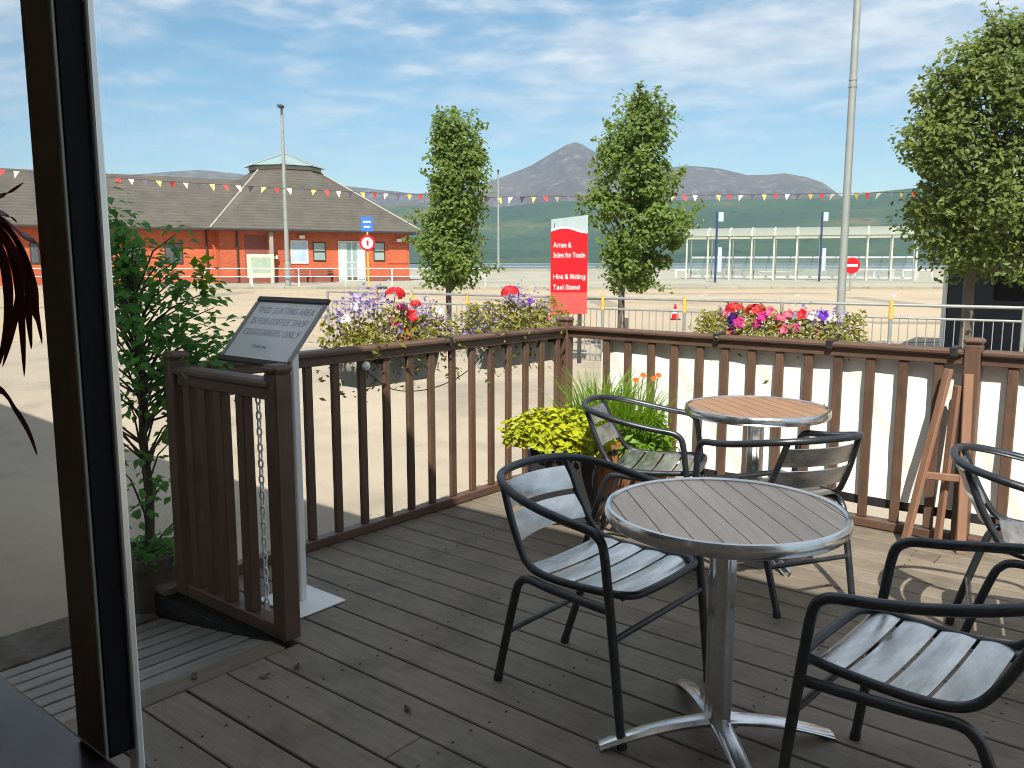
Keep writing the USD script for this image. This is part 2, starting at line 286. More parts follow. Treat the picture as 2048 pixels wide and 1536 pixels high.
MT['leaf_gold'] = leafmat('golden_leaf', [(.22, .28, .008), (.48, .50, .012), (.68, .64, .03), (.76, .70, .07)], trans=.3, spread=9)
MT['leaf_grass'] = leafmat('grass_blade', [(.10, .22, .012), (.20, .34, .02), (.30, .44, .035)], trans=.4, spread=6)
MT['leaf_box'] = leafmat('window_box_leaf', [(.12, .13, .022), (.27, .25, .04), (.42, .37, .07), (.52, .47, .12)], trans=.35, spread=6)
MT['leaf_lav'] = leafmat('lavender_flower', [(.20, .15, .33), (.33, .26, .48), (.48, .40, .60), (.60, .52, .66)], trans=.3, spread=8)
MT['bloom_red'] = leafmat('red_bloom', [(.55, .012, .02), (.70, .03, .035), (.78, .07, .06)], trans=.3)
MT['bloom_pink'] = leafmat('pink_bloom', [(.62, .10, .22), (.74, .18, .24), (.80, .30, .28)], trans=.3)
MT['bloom_purple'] = leafmat('purple_bloom', [(.10, .02, .36), (.18, .04, .48), (.28, .08, .55)], trans=.3)
MT['bloom_white'] = leafmat('white_bloom', [(.62, .55, .64), (.76, .70, .76), (.8, .78, .8)], trans=.3)
MT['bloom_magenta'] = leafmat('magenta_bloom', [(.52, .02, .20), (.64, .05, .30), (.74, .14, .40)], trans=.3)
MT['bloom_orange'] = leafmat('orange_bloom', [(.62, .10, .02), (.72, .16, .03), (.76, .22, .05)], trans=.3)
MT['cordyline'] = leafmat('cordyline_leaf', [(.07, .013, .010), (.12, .022, .014), (.16, .035, .022)], trans=.3, rough=.3)
MT['flag_red'] = pm('flag_red', (.62, .03, .035), rough=.7); MT['flag_white'] = pm('flag_white', (.80, .80, .78), rough=.7)
MT['flag_yellow'] = pm('flag_yellow', (.62, .46, .12), rough=.7); MT['flag_navy'] = pm('flag_navy', (.09, .085, .13), rough=.7)
MT['ink'] = pm('ink_blue', (.07, .07, .20), rough=.15, spec=1.0, coat=1.0)
MT['paper'] = pm('paper_sheet', (.82, .84, .88), (.86, .88, .92), scale=2, rough=.12, spec=1.0, coat=1.0)
MT['paper'] = usdkit.material(stage, '/World/Looks/paper_lit', {'p': ('principled_bsdf', {'base_color': (.80, .86, .94), 'roughness': .12, 'specular_ior_level': .9, 'coat_weight': .6}), 't': ('translucent_bsdf', {'color': (.90, .93, .97)}), 'm': ('mix_closure', {'fac': .62})},
    [('p.BSDF', 'm.closure1'), ('t.BSDF', 'm.closure2')], surface='m.closure')
MT['acrylic'] = usdkit.material(stage, '/World/Looks/acrylic_sheet', {'t': ('transparent_bsdf', {'color': (.95, .97, .98)}), 'g': ('glossy_bsdf', {'roughness': .05}), 'm': ('mix_closure', {'fac': .06})}, [('t.BSDF', 'm.closure1'), ('g.BSDF', 'm.closure2')], surface='m.closure')
MT['glass'] = usdkit.material(stage, '/World/Looks/window_pane', {
    't': ('transparent_bsdf', {'color': (.97, .98, .975)}), 'g': ('glossy_bsdf', {'roughness': 0.0, 'color': (.9, .9, .9)}),
    'f': ('layer_weight', {'blend': .5}), 'pw': ('math', {'math_type': 'power', 'value2': 5.0}), 'ml': ('math', {'math_type': 'multiply_add', 'value2': .5, 'value3': .02}), 'm': ('mix_closure', {})},
    [('f.facing', 'pw.value1'), ('pw.value', 'ml.value1'), ('ml.value', 'm.fac'), ('t.BSDF', 'm.closure1'), ('g.BSDF', 'm.closure2')], surface='m.closure')
MT['shelterglass'] = usdkit.material(stage, '/World/Looks/shelter_pane', {
    't': ('transparent_bsdf', {'color': (.90, .94, .94)}), 'g': ('principled_bsdf', {'roughness': .2, 'base_color': (.5, .55, .58)}), 'm': ('mix_closure', {'fac': .09})},
    [('t.BSDF', 'm.closure1'), ('g.BSDF', 'm.closure2')], surface='m.closure')
MT['roofglass'] = usdkit.material(stage, '/World/Looks/canopy_pane', {
    't': ('transparent_bsdf', {'color': (.9, .94, .92)}), 'g': ('principled_bsdf', {'roughness': .4, 'base_color': (.48, .50, .44)}), 'm': ('mix_closure', {'fac': .38})},
    [('t.BSDF', 'm.closure1'), ('g.BSDF', 'm.closure2')], surface='m.closure')

def hillmat(name, cols, rock, scale, bump):
    return usdkit.material(stage, '/World/Looks/' + name, {
        'g': ('geometry', {}), 'n': ('noise_texture', {'scale': scale, 'detail': 10., 'roughness': .65}), 'n2': ('noise_texture', {'scale': scale * 8., 'detail': 12., 'roughness': .72}),
        'r': ('rgb_ramp', {'ramp': cols}), 'k': ('rgb_ramp', {'ramp': [(0, (0, 0, 0)), (.52, (0, 0, 0)), (.66, (1, 1, 1)), (1, (1, 1, 1))]}),
        'm': ('mix_color', {'blend_type': 'mix', 'b': rock}), 'b': ('bump', {'strength': .8, 'distance': bump}), 'p': ('principled_bsdf', {'roughness': .95, 'specular_ior_level': .1})},
        [('g.position', 'n.vector'), ('g.position', 'n2.vector'), ('n.fac', 'r.fac'), ('n2.fac', 'k.fac'), ('k.color', 'm.fac'), ('r.color', 'm.a'), ('m.result', 'p.base_color'),
         ('n2.fac', 'b.height'), ('b.normal', 'p.normal')], surface='p.BSDF')
MT['moor'] = hillmat('moorland', [(0, (.058, .056, .062)), (.42, (.070, .065, .068)), (.6, (.092, .082, .076)), (1, (.11, .10, .080))], (.155, .155, .165), .0022, 9.)
MT['wood'] = hillmat('far_forest', [(0, (.026, .056, .046)), (.45, (.036, .072, .054)), (.58, (.050, .088, .056)), (.64, (.12, .115, .065)), (1, (.16, .13, .075))], (.020, .046, .038), .0030, 6.)  # bluish tint painted into these greens stands in for part of the haze

# ------------------------------------------------------------------ setting: ground, sea, hills
QY = 118.0
def gpt(a, b):
    y = np.where(b < .6, -60 + b / .6 * 80, 20 + (b - .6) / .4 * (QY - 20)); t = np.clip((y - 7.6) / 2.4, 0, 1); x = -420 + 840 * a
    return np.stack([x, y, -.35 + .20 * t * t * (3 - 2 * t)], 1)
struct('ground', grid(60, 201, lambda a, b: gpt(a, b)), MT['stone'], 'pale tarmac ground round the terrace and the ferry terminal')
# road between guardrail and terminal forecourt, a sheet just above the ground
struct('road', grid(30, 12, lambda a, b: np.stack([-140 + 280 * a, 16.5 + (47.2 - 16.5) * b + 2.0 * (a - .5), np.full_like(a, -.146)], 1)), MT['road'], 'wide sunlit tarmac road')
fc = trimesh.util.concatenate([cbox(-140, 140, 47.8, QY - .5, -.3, -.03, .01)])
struct('forecourt', fc, MT['apron'], 'raised pale concrete forecourt beyond the road')
kb = thing('kerb', 'long low stone kerb along the far side of the road', 'kerb', (0, 47.5, -.15))
for i in range(-70, 71):
    obj('kerb_stone', cbox(i * 1.8, i * 1.8 + 1.785, -.1, .29, -.05, .135 + .004 * ((i * 7) % 3 - 1), .015), MT['kerb'], kb) if -46 < i * 1.8 < 44 else None
mk = thing('road_marking', None, None, (0, 40, -.142)); tag(mk, 'pale worn lines and yellow edge lines painted on the road', None, None, 'structure')
MT['linewhite'] = pm('line_white', (.46, .44, .40), (.58, .56, .52), scale=3, rough=.8, dirt=(.8, .6)); MT['lineyellow'] = pm('line_yellow', (.50, .36, .10), (.58, .42, .14), scale=3, rough=.8, dirt=(.8, .6))
for x0_, x1_ in ((-40, -14), (-13, 6), (7, 40)):
    for yy in (6.55, 6.95): obj('yellow_line', grid(8, 2, lambda a, b: np.stack([x0_ + (x1_ - x0_) * a, yy + .12 * b, 0 * a], 1)), MT['lineyellow'], mk)
for i in range(-5, 8): obj('lane_dash', grid(2, 2, lambda a, b: np.stack([i * 6.0 + 3.2 * a, -9.5 + .14 * b, 0 * a], 1)), MT['linewhite'], mk)
obj('bay_line', grid(8, 2, lambda a, b: np.stack([2 + 26 * a, -2 - 2.2 * a + .14 * b, 0 * a], 1)), MT['linewhite'], mk)
for i in range(6): obj('bay_line', grid(2, 2, lambda a, b: np.stack([4 + i * 4.2 + .13 * a + 1.2 * b, 1.2 - i * .36 - 3.0 * (1 - b) + 0 * a, 0 * a], 1)), MT['linewhite'], mk)
MT['patch'] = pm('tarmac_patch', (.20, .175, .14), (.27, .235, .185), scale=2, rough=.9, bump=.4, bscale=80, dirt=(.8, .8))
pt_ = thing('tarmac_patch', None, None, (0, 20, -.1415)); tag(pt_, 'darker repaired strips of tarmac in the road surface', None, None, 'structure')
for x_, y_, w_, h_ in ((-9, 3, 7, .7), (3, 9, .8, 6), (-2, 14, 12, .6), (9, 1, 5, .9), (14, 8, 1.0, 9), (-20, 8, 9, .8), (-14, 16, 1.2, 7), (5, 20, 10, .8)):
    obj('patch', grid(6, 3, lambda a, b: np.stack([x_ + w_ * a, y_ + h_ * b + .1 * np.sin(5 * a + x_), 0 * a], 1)), MT['patch'], pt_)
dc = thing('drain_channel', None, None, (0, 16.3, -.146)); tag(dc, 'narrow grey drain strip along the near edge of the road', None, None, 'structure')
for i in range(-14, 15): obj('channel_stone', cbox(i * 1.5, i * 1.5 + 1.48, -.13, .13, -.05, .012, .006), MT['kerb'], dc)
struct('sea', grid(2, 2, lambda a, b: np.stack([-6000 + 12000 * a, QY + .5 + 3000 * b, np.full_like(a, -3.)], 1)), MT['water'], 'strip of bay water beyond the quay')
obj_q = struct('quay', cbox(-420, 420, QY - .4, QY + .6, -6, .32, .03), MT['apron'], 'low concrete quay wall at the edge of the bay')

def terrain(pts, r0, rc, r1, zmin, amp, seed, nscale, na=900, nr=90):
    px = np.array([p[0] for p in pts], float); py = np.array([p[1] for p in pts], float)
    def f(a, b):
        X = -900 + 3900 * a
        d = FWD[None] + RGT[None] * ((X - 1024) / FOC)[:, None]; az = np.arctan2(d[:, 0], d[:, 1])
        Yp = np.interp(X, px, py)
        dd = np.array([ray(x, y) for x, y in zip(X, Yp)]); el = dd[:, 2] / np.hypot(dd[:, 0], dd[:, 1])
        rr = r0 + (r1 - r0) * b; ridge = EYE[2] + rc * el
        t = np.clip((rr - r0) / (rc - r0), 0, 1); prof = t ** 1.25 * (1 - .12 * np.sin(np.pi * t)); back = np.clip((rr - rc) / (r1 - rc), 0, 1)
        p = np.stack([np.sin(az) * rr, np.cos(az) * rr, np.zeros_like(rr)], 1)
        n = meshkit.fbm(p * nscale, 5, seed) - .5; n2 = np.abs(meshkit.fbm(p * nscale * 1.7, 4, seed + 9) - .5)
        z = zmin + (ridge - zmin) * prof * (1 - back ** 2) + amp * (n - 1.2 * n2) * np.sin(np.pi * np.clip(t, 0, 1)) * (1 - back) + amp * .10 * n * (t >= .95)
        return np.stack([p[:, 0], p[:, 1], z], 1)
    return grid(na, nr, f)
moor_pts = [(-900, 400), (-300, 378), (0, 372), (300, 345), (420, 341), (480, 347), (600, 362), (700, 372), (840, 386), (930, 377), (1000, 356), (1060, 331), (1100, 307), (1130, 290), (1145, 285), (1160, 290), (1185, 305), (1230, 332), (1300, 337), (1370, 333), (1430, 338), (1478, 350), (1520, 349), (1550, 345), (1590, 352), (1625, 362), (1662, 390), (1720, 402), (1800, 412), (2100, 422), (3000, 440)]
wood_pts = [(-900, 440), (0, 425), (500, 418), (800, 412), (1000, 414), (1100, 403), (1200, 400), (1400, 399), (1550, 398), (1660, 393), (1720, 385), (1800, 377), (1900, 369), (2048, 362), (2500, 370), (3000, 400)]
struct('mountain', terrain(moor_pts, 2600, 4600, 6500, 60, 330, 3, 1 / 620.), MT['moor'], 'grey heather mountain with one pointed peak', True)
struct('wooded_hill', terrain(wood_pts, 1200, 2400, 3200, -2, 40, 11, 1 / 420.), MT['wood'], 'dark green forested hillside across the bay', True)

# ------------------------------------------------------------------ the cafe the picture is taken from
UI = 0.46                                               # inner face of the window line, metres in front of the camera
cafe = thing('cafe_building', 'dark cafe interior with a tall glazed front and overhanging eave', 'building', W(UI, 0), ANG)
def cb(name, u0, u1, w0, w1, z0, z1, m, c=.003, label=None, parent=None): return obj(name, cbox(u0 - UI, u1 - UI, w0, w1, z0, z1, c), MT[m], parent or cafe, label=label)
WL, WR = 9.6, -5.0
cb('floor', -4.2, UI - .05, WR, WL, -.2, -.004, 'interior'); cb('ceiling', -4.2, UI + .1, WR, WL, 2.72, 2.8, 'plaster')
cb('back_wall', -4.3, -4.202, WR, WL, -.2, 2.72, 'interior'); cb('side_wall', -4.2, UI + .1, WL + .002, WL + .12, -.2, 3.4, 'interior'); cb('side_wall', -4.2, UI + .1, WR - .12, WR - .002, -.2, 3.4, 'interior')
cb('front_wall', UI + .012, UI + .034, WR, WL, -.2, .69, 'frame_brown'); cb('window_header', UI, UI + .1, WR, WL, 2.5, 2.718, 'frame_brown')
cb('window_sill', UI - .22, UI + .01, WR, WL, .715, .75, 'sill', .008, 'dark glossy inside window sill')
# roof: slopes back from the eave
EU, EZ = 0.93, 3.50
rp = [(EU, EZ - .14), (EU, EZ), (-1.9, EZ + 1.5), (-4.9, EZ), (-4.9, EZ - .14), (-1.9, EZ + 1.34)]
from shapely.geometry import Polygon
rm = trimesh.creation.extrude_polygon(Polygon(rp), WL - WR + .6, engine='earcut')
M = np.eye(4); M[:3, 0], M[:3, 1], M[:3, 2] = (1, 0, 0), (0, 0, 1), (0, -1, 0); M[:3, 3] = (-UI, WL + .3, 0); rm.apply_transform(M); rm.fix_normals()
obj('roof', rm, MT['roof'], cafe); cb('fascia', UI + .1, EU - .02, WR, WL, 3.2, 3.34, 'plaster'); cb('upper_wall', UI, UI + .1, WR, WL, 2.72, 3.45, 'plaster')
for w in (-4.9, -2.6, 1.111, 2.95):
    mm = cb('window_post', UI - .0, UI + .036, w - .041, w + .041, .752, 2.498, 'frame_brown', .004, 'dark brown timber window post with black and white edge strips' if abs(w - 1.111) < .01 else None)
    cb('edge_bead', UI - .0005, UI + .004, w - .0455, w - .0415, .752, 2.498, 'steel', .001, parent=mm)
    cb('frame_channel', UI + .0042, UI + .036, w - .047, w - .0415, .752, 2.498, 'frame_dark', .001, parent=mm)
    cb('white_strip', UI + .0365, UI + .047, w - .0545, w - .030, .5, 2.498, 'frame_white', .002, parent=mm)
used_w = [-4.9, -2.6, 1.111, 2.95]
cb('rendered_wall', UI - .05, UI + .1, 3.05, WL, .752, 2.498, 'plaster')  # unseen white wall in place of glazing, added to bounce light into the shade
for a, b in zip(used_w[:-1], used_w[1:]):
    cb('window_pane', UI + .039, UI + .045, a + .031, b - .0555, .692, 2.498, 'glass', 0)

# red strap leaved plant standing inside the left pane
plant = thing('cordyline_plant', 'dark red strap leaved house plant inside the left window pane', 'plant', W(.30, 1.42, .75), 0)
PL = W(.30, 1.42, .75)
def strap(pts, w, m='cordyline'):
    """pts: (pixel x, pixel y, distance in y) along the leaf's midrib"""
    P = smooth_path([at_y(*p) for p in pts], 5) - PL; n = len(P); t = np.gradient(P, axis=0); t = unit(t)
    s = unit(np.cross(t, unit(np.array([[.45, .9, .15]])))); k = np.linspace(0, 1, n); ww = w * np.sin(np.pi * np.clip(k * .93 + .07, 0, 1)) ** .6
    nn = np.cross(s, t); a, b, c = P + s * ww[:, None] / 2 + nn * ww[:, None] * .12, P, P - s * ww[:, None] / 2 + nn * ww[:, None] * .12
    v = np.vstack([a, b, c, a + nn * .0006, b + nn * .0006, c + nn * .0006]); f = []
    for i in range(n - 1):
        for q in (0, 1):
            x0, x1, y0, y1 = q * n + i, q * n + i + 1, (q + 1) * n + i, (q + 1) * n + i + 1
            f += [[x0, y0, y1], [x0, y1, x1], [x0 + 3 * n, y1 + 3 * n, y0 + 3 * n], [x0 + 3 * n, x1 + 3 * n, y1 + 3 * n]]
    return trimesh.Trimesh(v, f, process=False)
for pts, w in [([(-325, 470, .67), (-170, 410, .74), (-60, 430, .80), (5, 455, .82), (45, 520, .86), (60, 610, .9), (78, 655, .92)], .020),
               ([(-325, 470, .67), (-170, 410, .74), (-60, 440, .78), (0, 470, .8), (28, 540, .82), (40, 640, .84), (48, 755, .86)], .017),
               ([(-325, 470, .67), (-170, 410, .74), (-70, 450, .8), (10, 480, .83), (50, 560, .88), (55, 640, .9), (62, 700, .92)], .016),
               ([(-325, 470, .67), (-170, 410, .74), (-60, 420, .8), (20, 470, .84), (62, 560, .9), (70, 620, .95), (84, 690, .97)], .016),
               ([(-325, 470, .67), (-170, 410, .74), (-50, 450, .76), (-5, 500, .78), (12, 580, .8), (10, 660, .8), (-6, 740, .8)], .016),
               ([(-325, 470, .67), (-170, 410, .74), (-60, 460, .78), (10, 490, .8), (38, 560, .82), (22, 660, .83), (4, 735, .83)], .013),
               ([(-325, 470, .67), (-170, 410, .74), (-60, 430, .8), (-20, 400, .8), (15, 385, .82), (48, 364, .83)], .006),
               ([(-325, 470, .67), (-170, 410, .74), (-60, 440, .8), (-20, 425, .8), (15, 432, .82), (34, 446, .83)], .009),
               ([(-325, 470, .67), (-170, 410, .74), (-60, 440, .8), (0, 440, .82), (40, 470, .86), (74, 490, .9), (92, 540, .93)], .011),
               ([(-325, 500, .67), (-190, 560, .74), (-70, 740, .8), (0, 785, .8), (28, 820, .82), (55, 865, .83), (74, 912, .84)], .0115),
               ([(-325, 470, .67), (-170, 410, .74), (-60, 430, .78), (-10, 380, .78), (-30, 300, .8)], .012)]:
    obj('leaf', strap(pts, w), MT['cordyline'], plant, True)
hub = at_y(-330, 480, .66) - PL
obj('stem', tube([np.array([hub[0], hub[1], 0.17]), hub + [0, 0, -.05], hub + [0, 0, .06]], .012, 8), MT['bark'], plant)
pt = lathe([(0, 0), (.06, 0), (.08, .17), (.075, .175), (.065, .15), (0, .15)], 20); pt.apply_translation([hub[0], hub[1], .001])
obj('pot', pt, MT['terracotta'], plant, 30)

# ------------------------------------------------------------------ terrace deck, ramp
D0 = W(.60, 0)
deck = thing('deck', None, None, W(.6, 0), ANG); tag(deck, 'brown grey plank terrace deck', None, None, 'structure')
def du(u): return u - .6
PITCHB = .1505
k = 0; u = .60
seams = []
while u < 4.68:
    u1 = min(u + PITCHB, 4.70); wmax = 3.36 if u >= 1.75 else 2.50
    if u < 1.75 < u1: wmax = 2.50
    cuts = [-2.2] + ([] if False else [[.9], [-.4], [1.7], [.2]][k % 4]) + [wmax]
    cuts = [-2.2, wmax] if k % 3 else cuts
    for a, b in zip(cuts[:-1], cuts[1:]):
        dz = RNG.uniform(-.0012, .0012)
        obj('deck_board', cbox(du(u), du(u1) - .008, a + .002, b - .002, -.028, dz, .003), MT['deck'], deck)
    u = u1; k += 1
obj('edge_board', cbox(du(.60), du(1.745), 2.506, 2.60, -.03, .001, .004), MT['trim'], deck)
obj('edge_board', cbox(du(1.748), du(4.74), 3.366, 3.45, -.03, .0, .004), MT['trim'], deck)
obj('edge_board', cbox(du(4.703), du(4.79), -2.2, 3.36, -.03, .0, .004), MT['trim'], deck)
obj('skirt', join([cbox(du(1.742), du(1.752) - .002, 2.62, 3.45, -.36, -.032, .002), cbox(du(1.75), du(4.79), 3.41, 3.44, -.36, -.032, .002), cbox(du(4.75), du(4.78), -2.2, 3.40, -.36, -.032, .002), cbox(du(.6), du(1.74), 2.53, 2.55, -.36, -.032, .002)]), MT['frame_dark'], deck)
sc = []
for i in range(27):
    for w_ in np.arange(-2.0, 3.3, .6):
        for o_ in (.03, .11):
            u_ = .60 + i * PITCHB + o_; w2 = w_ + .004 * ((i * 7) % 5 - 2)
            if u_ < 4.66 and w2 < (3.3 if u_ > 1.76 else 2.45): sc.append(T3(trimesh.creation.cylinder(.0042, .003, sections=8), [du(u_), w2, .0008]))
obj('screw_heads', join(sc), MT['gutter'], deck, kind='stuff')
obj('joist', box(du(.62), du(4.7), -2.1, 2.45, -.06, -.05), MT['black'], deck)
obj('joist', box(du(1.78), du(4.7), 2.45, 3.35, -.06, -.05), MT['black'], deck)
ramp = thing('entrance_ramp', None, None, W(.62, 2.61), ANG); tag(ramp, 'short weathered plank ramp beside the deck', None, None, 'structure')
n = 7; w0, w1 = 0.0, .80
for i in range(n):
    a, b = w0 + (w1 - w0) * i / n, w0 + (w1 - w0) * (i + 1) / n - .014
    za, zb = -.004 - .128 * i / n, -.004 - .128 * (i + 1) / n
    m = cbox(0, 1.12, a, b, -.025, 0, .003); v = m.vertices.copy(); v[:, 2] += za + (zb - za) * (v[:, 1] - a) / (b - a); m.vertices = v
    obj('ramp_board', m, MT['ramp'], ramp)
v = np.array([[0, .8 + .0, -.152], [1.12, .8, -.152], [1.12, 1.12, -.152], [0, 1.12, -.152]])
obj('threshold_mat', cbox(0, 1.35, .81, 1.12, -.35, -.132, .004), MT['bark'], ramp)

path = thing('path', None, None, W(.5, 3.74), ANG); tag(path, 'low tarmac path at the foot of the ramp', None, None, 'structure')
obj('slab', cbox(0, 1.62, 0, 1.9, -.36, -.148, .02), MT['stone'], path)
# ------------------------------------------------------------------ terrace fences
HT = .975
def fence(name, label, a, b, posts, phase, pitch=.1672, bal_w=.046, bal_t=.012, ends=(0, 0), top=HT, spots=None):
    """a, b: (u, w) ends; posts: distances along; balusters between"""
    a3, b3 = W(*a), W(*b); L = np.linalg.norm(b3 - a3); rot = math.degrees(math.atan2(b3[1] - a3[1], b3[0] - a3[0]))
    t = thing(name, label, 'fence', a3, rot)
    for s in posts:
        p = obj('post', cbox(s - .037, s + .037, -.037, .037, -.0, 1.0, .006), MT['fence'], t)
        obj('post_cap', cbox(s - .044, s + .044, -.044, .044, 1.001, 1.032, .012), MT['rail'], p)
    cuts = [ends[0]] + [s for s in posts] + [L + ends[1]]
    cuts = sorted(set(cuts))
    for c0, c1 in zip(cuts[:-1], cuts[1:]):
        if c1 - c0 < .15: continue
        x0, x1 = c0 + (.038 if c0 in posts else 0), c1 - (.038 if c1 in posts else 0)
        obj('top_rail', cbox(x0, x1, -.045, .045, top - .032, top, .010), MT['rail'], t)
        obj('under_rail', cbox(x0, x1, -.022, .022, top - .075, top - .0325, .003), MT['rail'], t)
        obj('bottom_rail', cbox(x0, x1, -.03, .03, .004, .05, .004), MT['rail'], t)
    for s in (spots if spots else np.arange(phase, L - .03, pitch)):
        if all(abs(s - q) > .07 for q in posts):
            j = RNG.uniform(-.004, .004)
            obj('baluster', cbox(s - bal_w / 2 + j, s + bal_w / 2 + j, -bal_t, bal_t, .051, top - .0755, .004), MT['fence'], t)
    return t
# B: from the entrance post P0 out to the far corner; C: from the far corner along the road side; A: short panel at the entrance
fb = fence('terrace_fence', 'long brown side railing from the shrub to the far corner, carrying two grey troughs', (1.87, 3.30), (4.53, 3.30), [], .106)
fcn = fence('terrace_fence', 'brown front railing with white banner behind its balusters', (4.58, 3.30), (4.58, -1.9), [0, 2.43], .325, .163)
fa = fence('terrace_fence', 'short dark railing panel with two posts beside the entrance ramp', (1.805, 3.27), (1.805, 2.575), [.0, .695], .15, .123, bal_w=.055, bal_t=.022, spots=(.105, .21, .325, .475))
# clamps and bulbs along the rails
for i, (w, dz) in enumerate(((2.2, 0), (1.55, 0), (.95, 0))):
    obj('rail_clip', cbox(3.3 - w - .018, 3.3 - w + .018, -.05, .05, HT - .04, HT + .012, .006), MT['black'], fcn)
obj('rail_clip', cbox(1.55, 1.572, -.05, .05, HT - .045, HT + .008, .004), MT['black'], fb)
bl = trimesh.creation.icosphere(2, .022); obj('bulb', T3(bl, [.95, -.03, HT - .1]), MT['signwhite'], fb, True)
obj('cable', tube([(.95, .03, HT - .1), (1.2, .05, .72), (1.5, .05, .69), (1.8, .05, .76), (2.0, .04, HT - .07)], .003, 6, 6), MT['black'], fb)

# banner
bt = thing('white_banner', 'white cloth banner with black hem tied outside the front railing', 'banner', W(4.622, 3.04), ANG - 90)
def bw(x, z):
    p = np.stack([x * 1.0, z * 2.0, 0 * x], 1)
    return .0025 * np.sin(9 * x + 5 * z + 1.2 * np.sin(4 * z + x)) +   .009 * np.maximum(0, np.sin(13 * x + 9 * z + .8 * np.sin(3 * x))) ** 4 + .006 * (meshkit.fbm(np.stack([x * 3 - z * 2, z * 3 + x, 0 * x], 1), 3, 5) - .5)
def bsheet(z0, z1, off):
    g = grid(320, 40, lambda a, b: np.stack([a * 4.6, off + bw(a * 4.6, z0 + (z1 - z0) * b), z0 + (z1 - z0) * b], 1))
    return g
obj('cloth', bsheet(.155, .896, 0), MT['banner'], bt, True); obj('hem', bsheet(.105, .154, 0), MT['black'], bt, True)
for s in (.4, 1.1, 1.9, 2.6): obj('tie', tube([(s, 0, .895), (s + .01, -.04, .93), (s + .02, -.07, .955)], .004, 6), MT['black'], bt)

# ------------------------------------------------------------------ sign stand
ss = thing('sign_stand', 'grey metal lectern sign stand with a tilted paper notice', 'sign', W(2.045, 2.81), ANG)
obj('base_plate', cbox(-.115, .115, -.145, .145, .003, .010, .002), MT['signwhite'], ss)
obj('pole', cbox(-.016, .016, -.020, .020, .010, 1.07, .004), MT['signwhite'], ss)
C0 = np.array([1.955 - 2.045, -.005, 1.132]); XA = np.array([0, -1, 0.]); UA = np.array([.655, 0, .756]); NA = np.cross(XA, UA)
def onpanel(m, x, y, z):
    m = m.copy(); Q = np.eye(4); Q[:3, 0], Q[:3, 1], Q[:3, 2], Q[:3, 3] = XA, UA, NA, C0 + XA * x + UA * y + NA * z; m.apply_transform(Q); return m
pn = obj('panel', onpanel(cbox(-.222, .222, -.15, .15, -.006, -.002, .001), 0, 0, 0), MT['acrylic'], ss)
obj('paper', onpanel(grid(2, 2, lambda a, b: np.stack([-.208 + .416 * a, -.138 + .276 * b, 0 * a], 1)), 0, 0, 0), MT['paper'], pn)
obj('clip_bar', onpanel(cbox(-.226, .226, -.012, .012, -.006, .008, .003), 0, .148, 0), MT['black'], pn); obj('clip_bar', onpanel(cbox(-.226, .226, -.012, .012, -.006, .008, .003), 0, -.148, 0), MT['black'], pn)
obj('side_bar', onpanel(cbox(-.009, .009, -.134, .134, -.006, .007, .003), -.217, 0, 0), MT['steel'], pn); obj('side_bar', onpanel(cbox(-.009, .009, -.134, .134, -.006, .007, .003), .217, 0, 0), MT['steel'], pn)
for txt, y, h in (('THIS SEATING AREA', .080, .030), ('IS FOR COFFEE SHOP', .026, .030), ('CUSTOMERS ONLY', -.028, .030), ('Thank you', -.085, .014)):
    t = meshkit.text_mesh(txt, h, .0006, bold=False); b = t.bounds; wd = b[1][0] - b[0][0]; sc = min(1, .36 / wd); t.apply_scale([sc, 1, 1]); t.apply_translation([-(b[0][0] + b[1][0]) / 2 * sc, 0, 0])
    obj('lettering', onpanel(t, 0 if h > .02 else -.02, y, .0008), MT['ink'], pn)

ch = thing('hanging_chain', 'pale plastic chain hanging down the inside of the entrance post', 'chain', W(1.845, 2.76, .93), ANG); MT['chain'] = MT['signwhite']
def link(z, turn):
    th = np.linspace(0, 2 * np.pi, 13); p = np.stack([.009 * np.cos(th), 0 * th, z + .019 * np.sin(th)], 1); m = tube(p, .0038, 6)
    m.apply_transform(trimesh.transformations.rotation_matrix(turn, [0, 0, 1])); return m
for i in range(29): obj('link', link(-.02 - .031 * i, .4 + (i % 2) * 1.5708), MT['chain'], ch, True)
obj('hook', tube([(0, 0, .0), (-.012, 0, .012), (-.035, -.0, .012)], .003, 6), MT['steel'], ch)

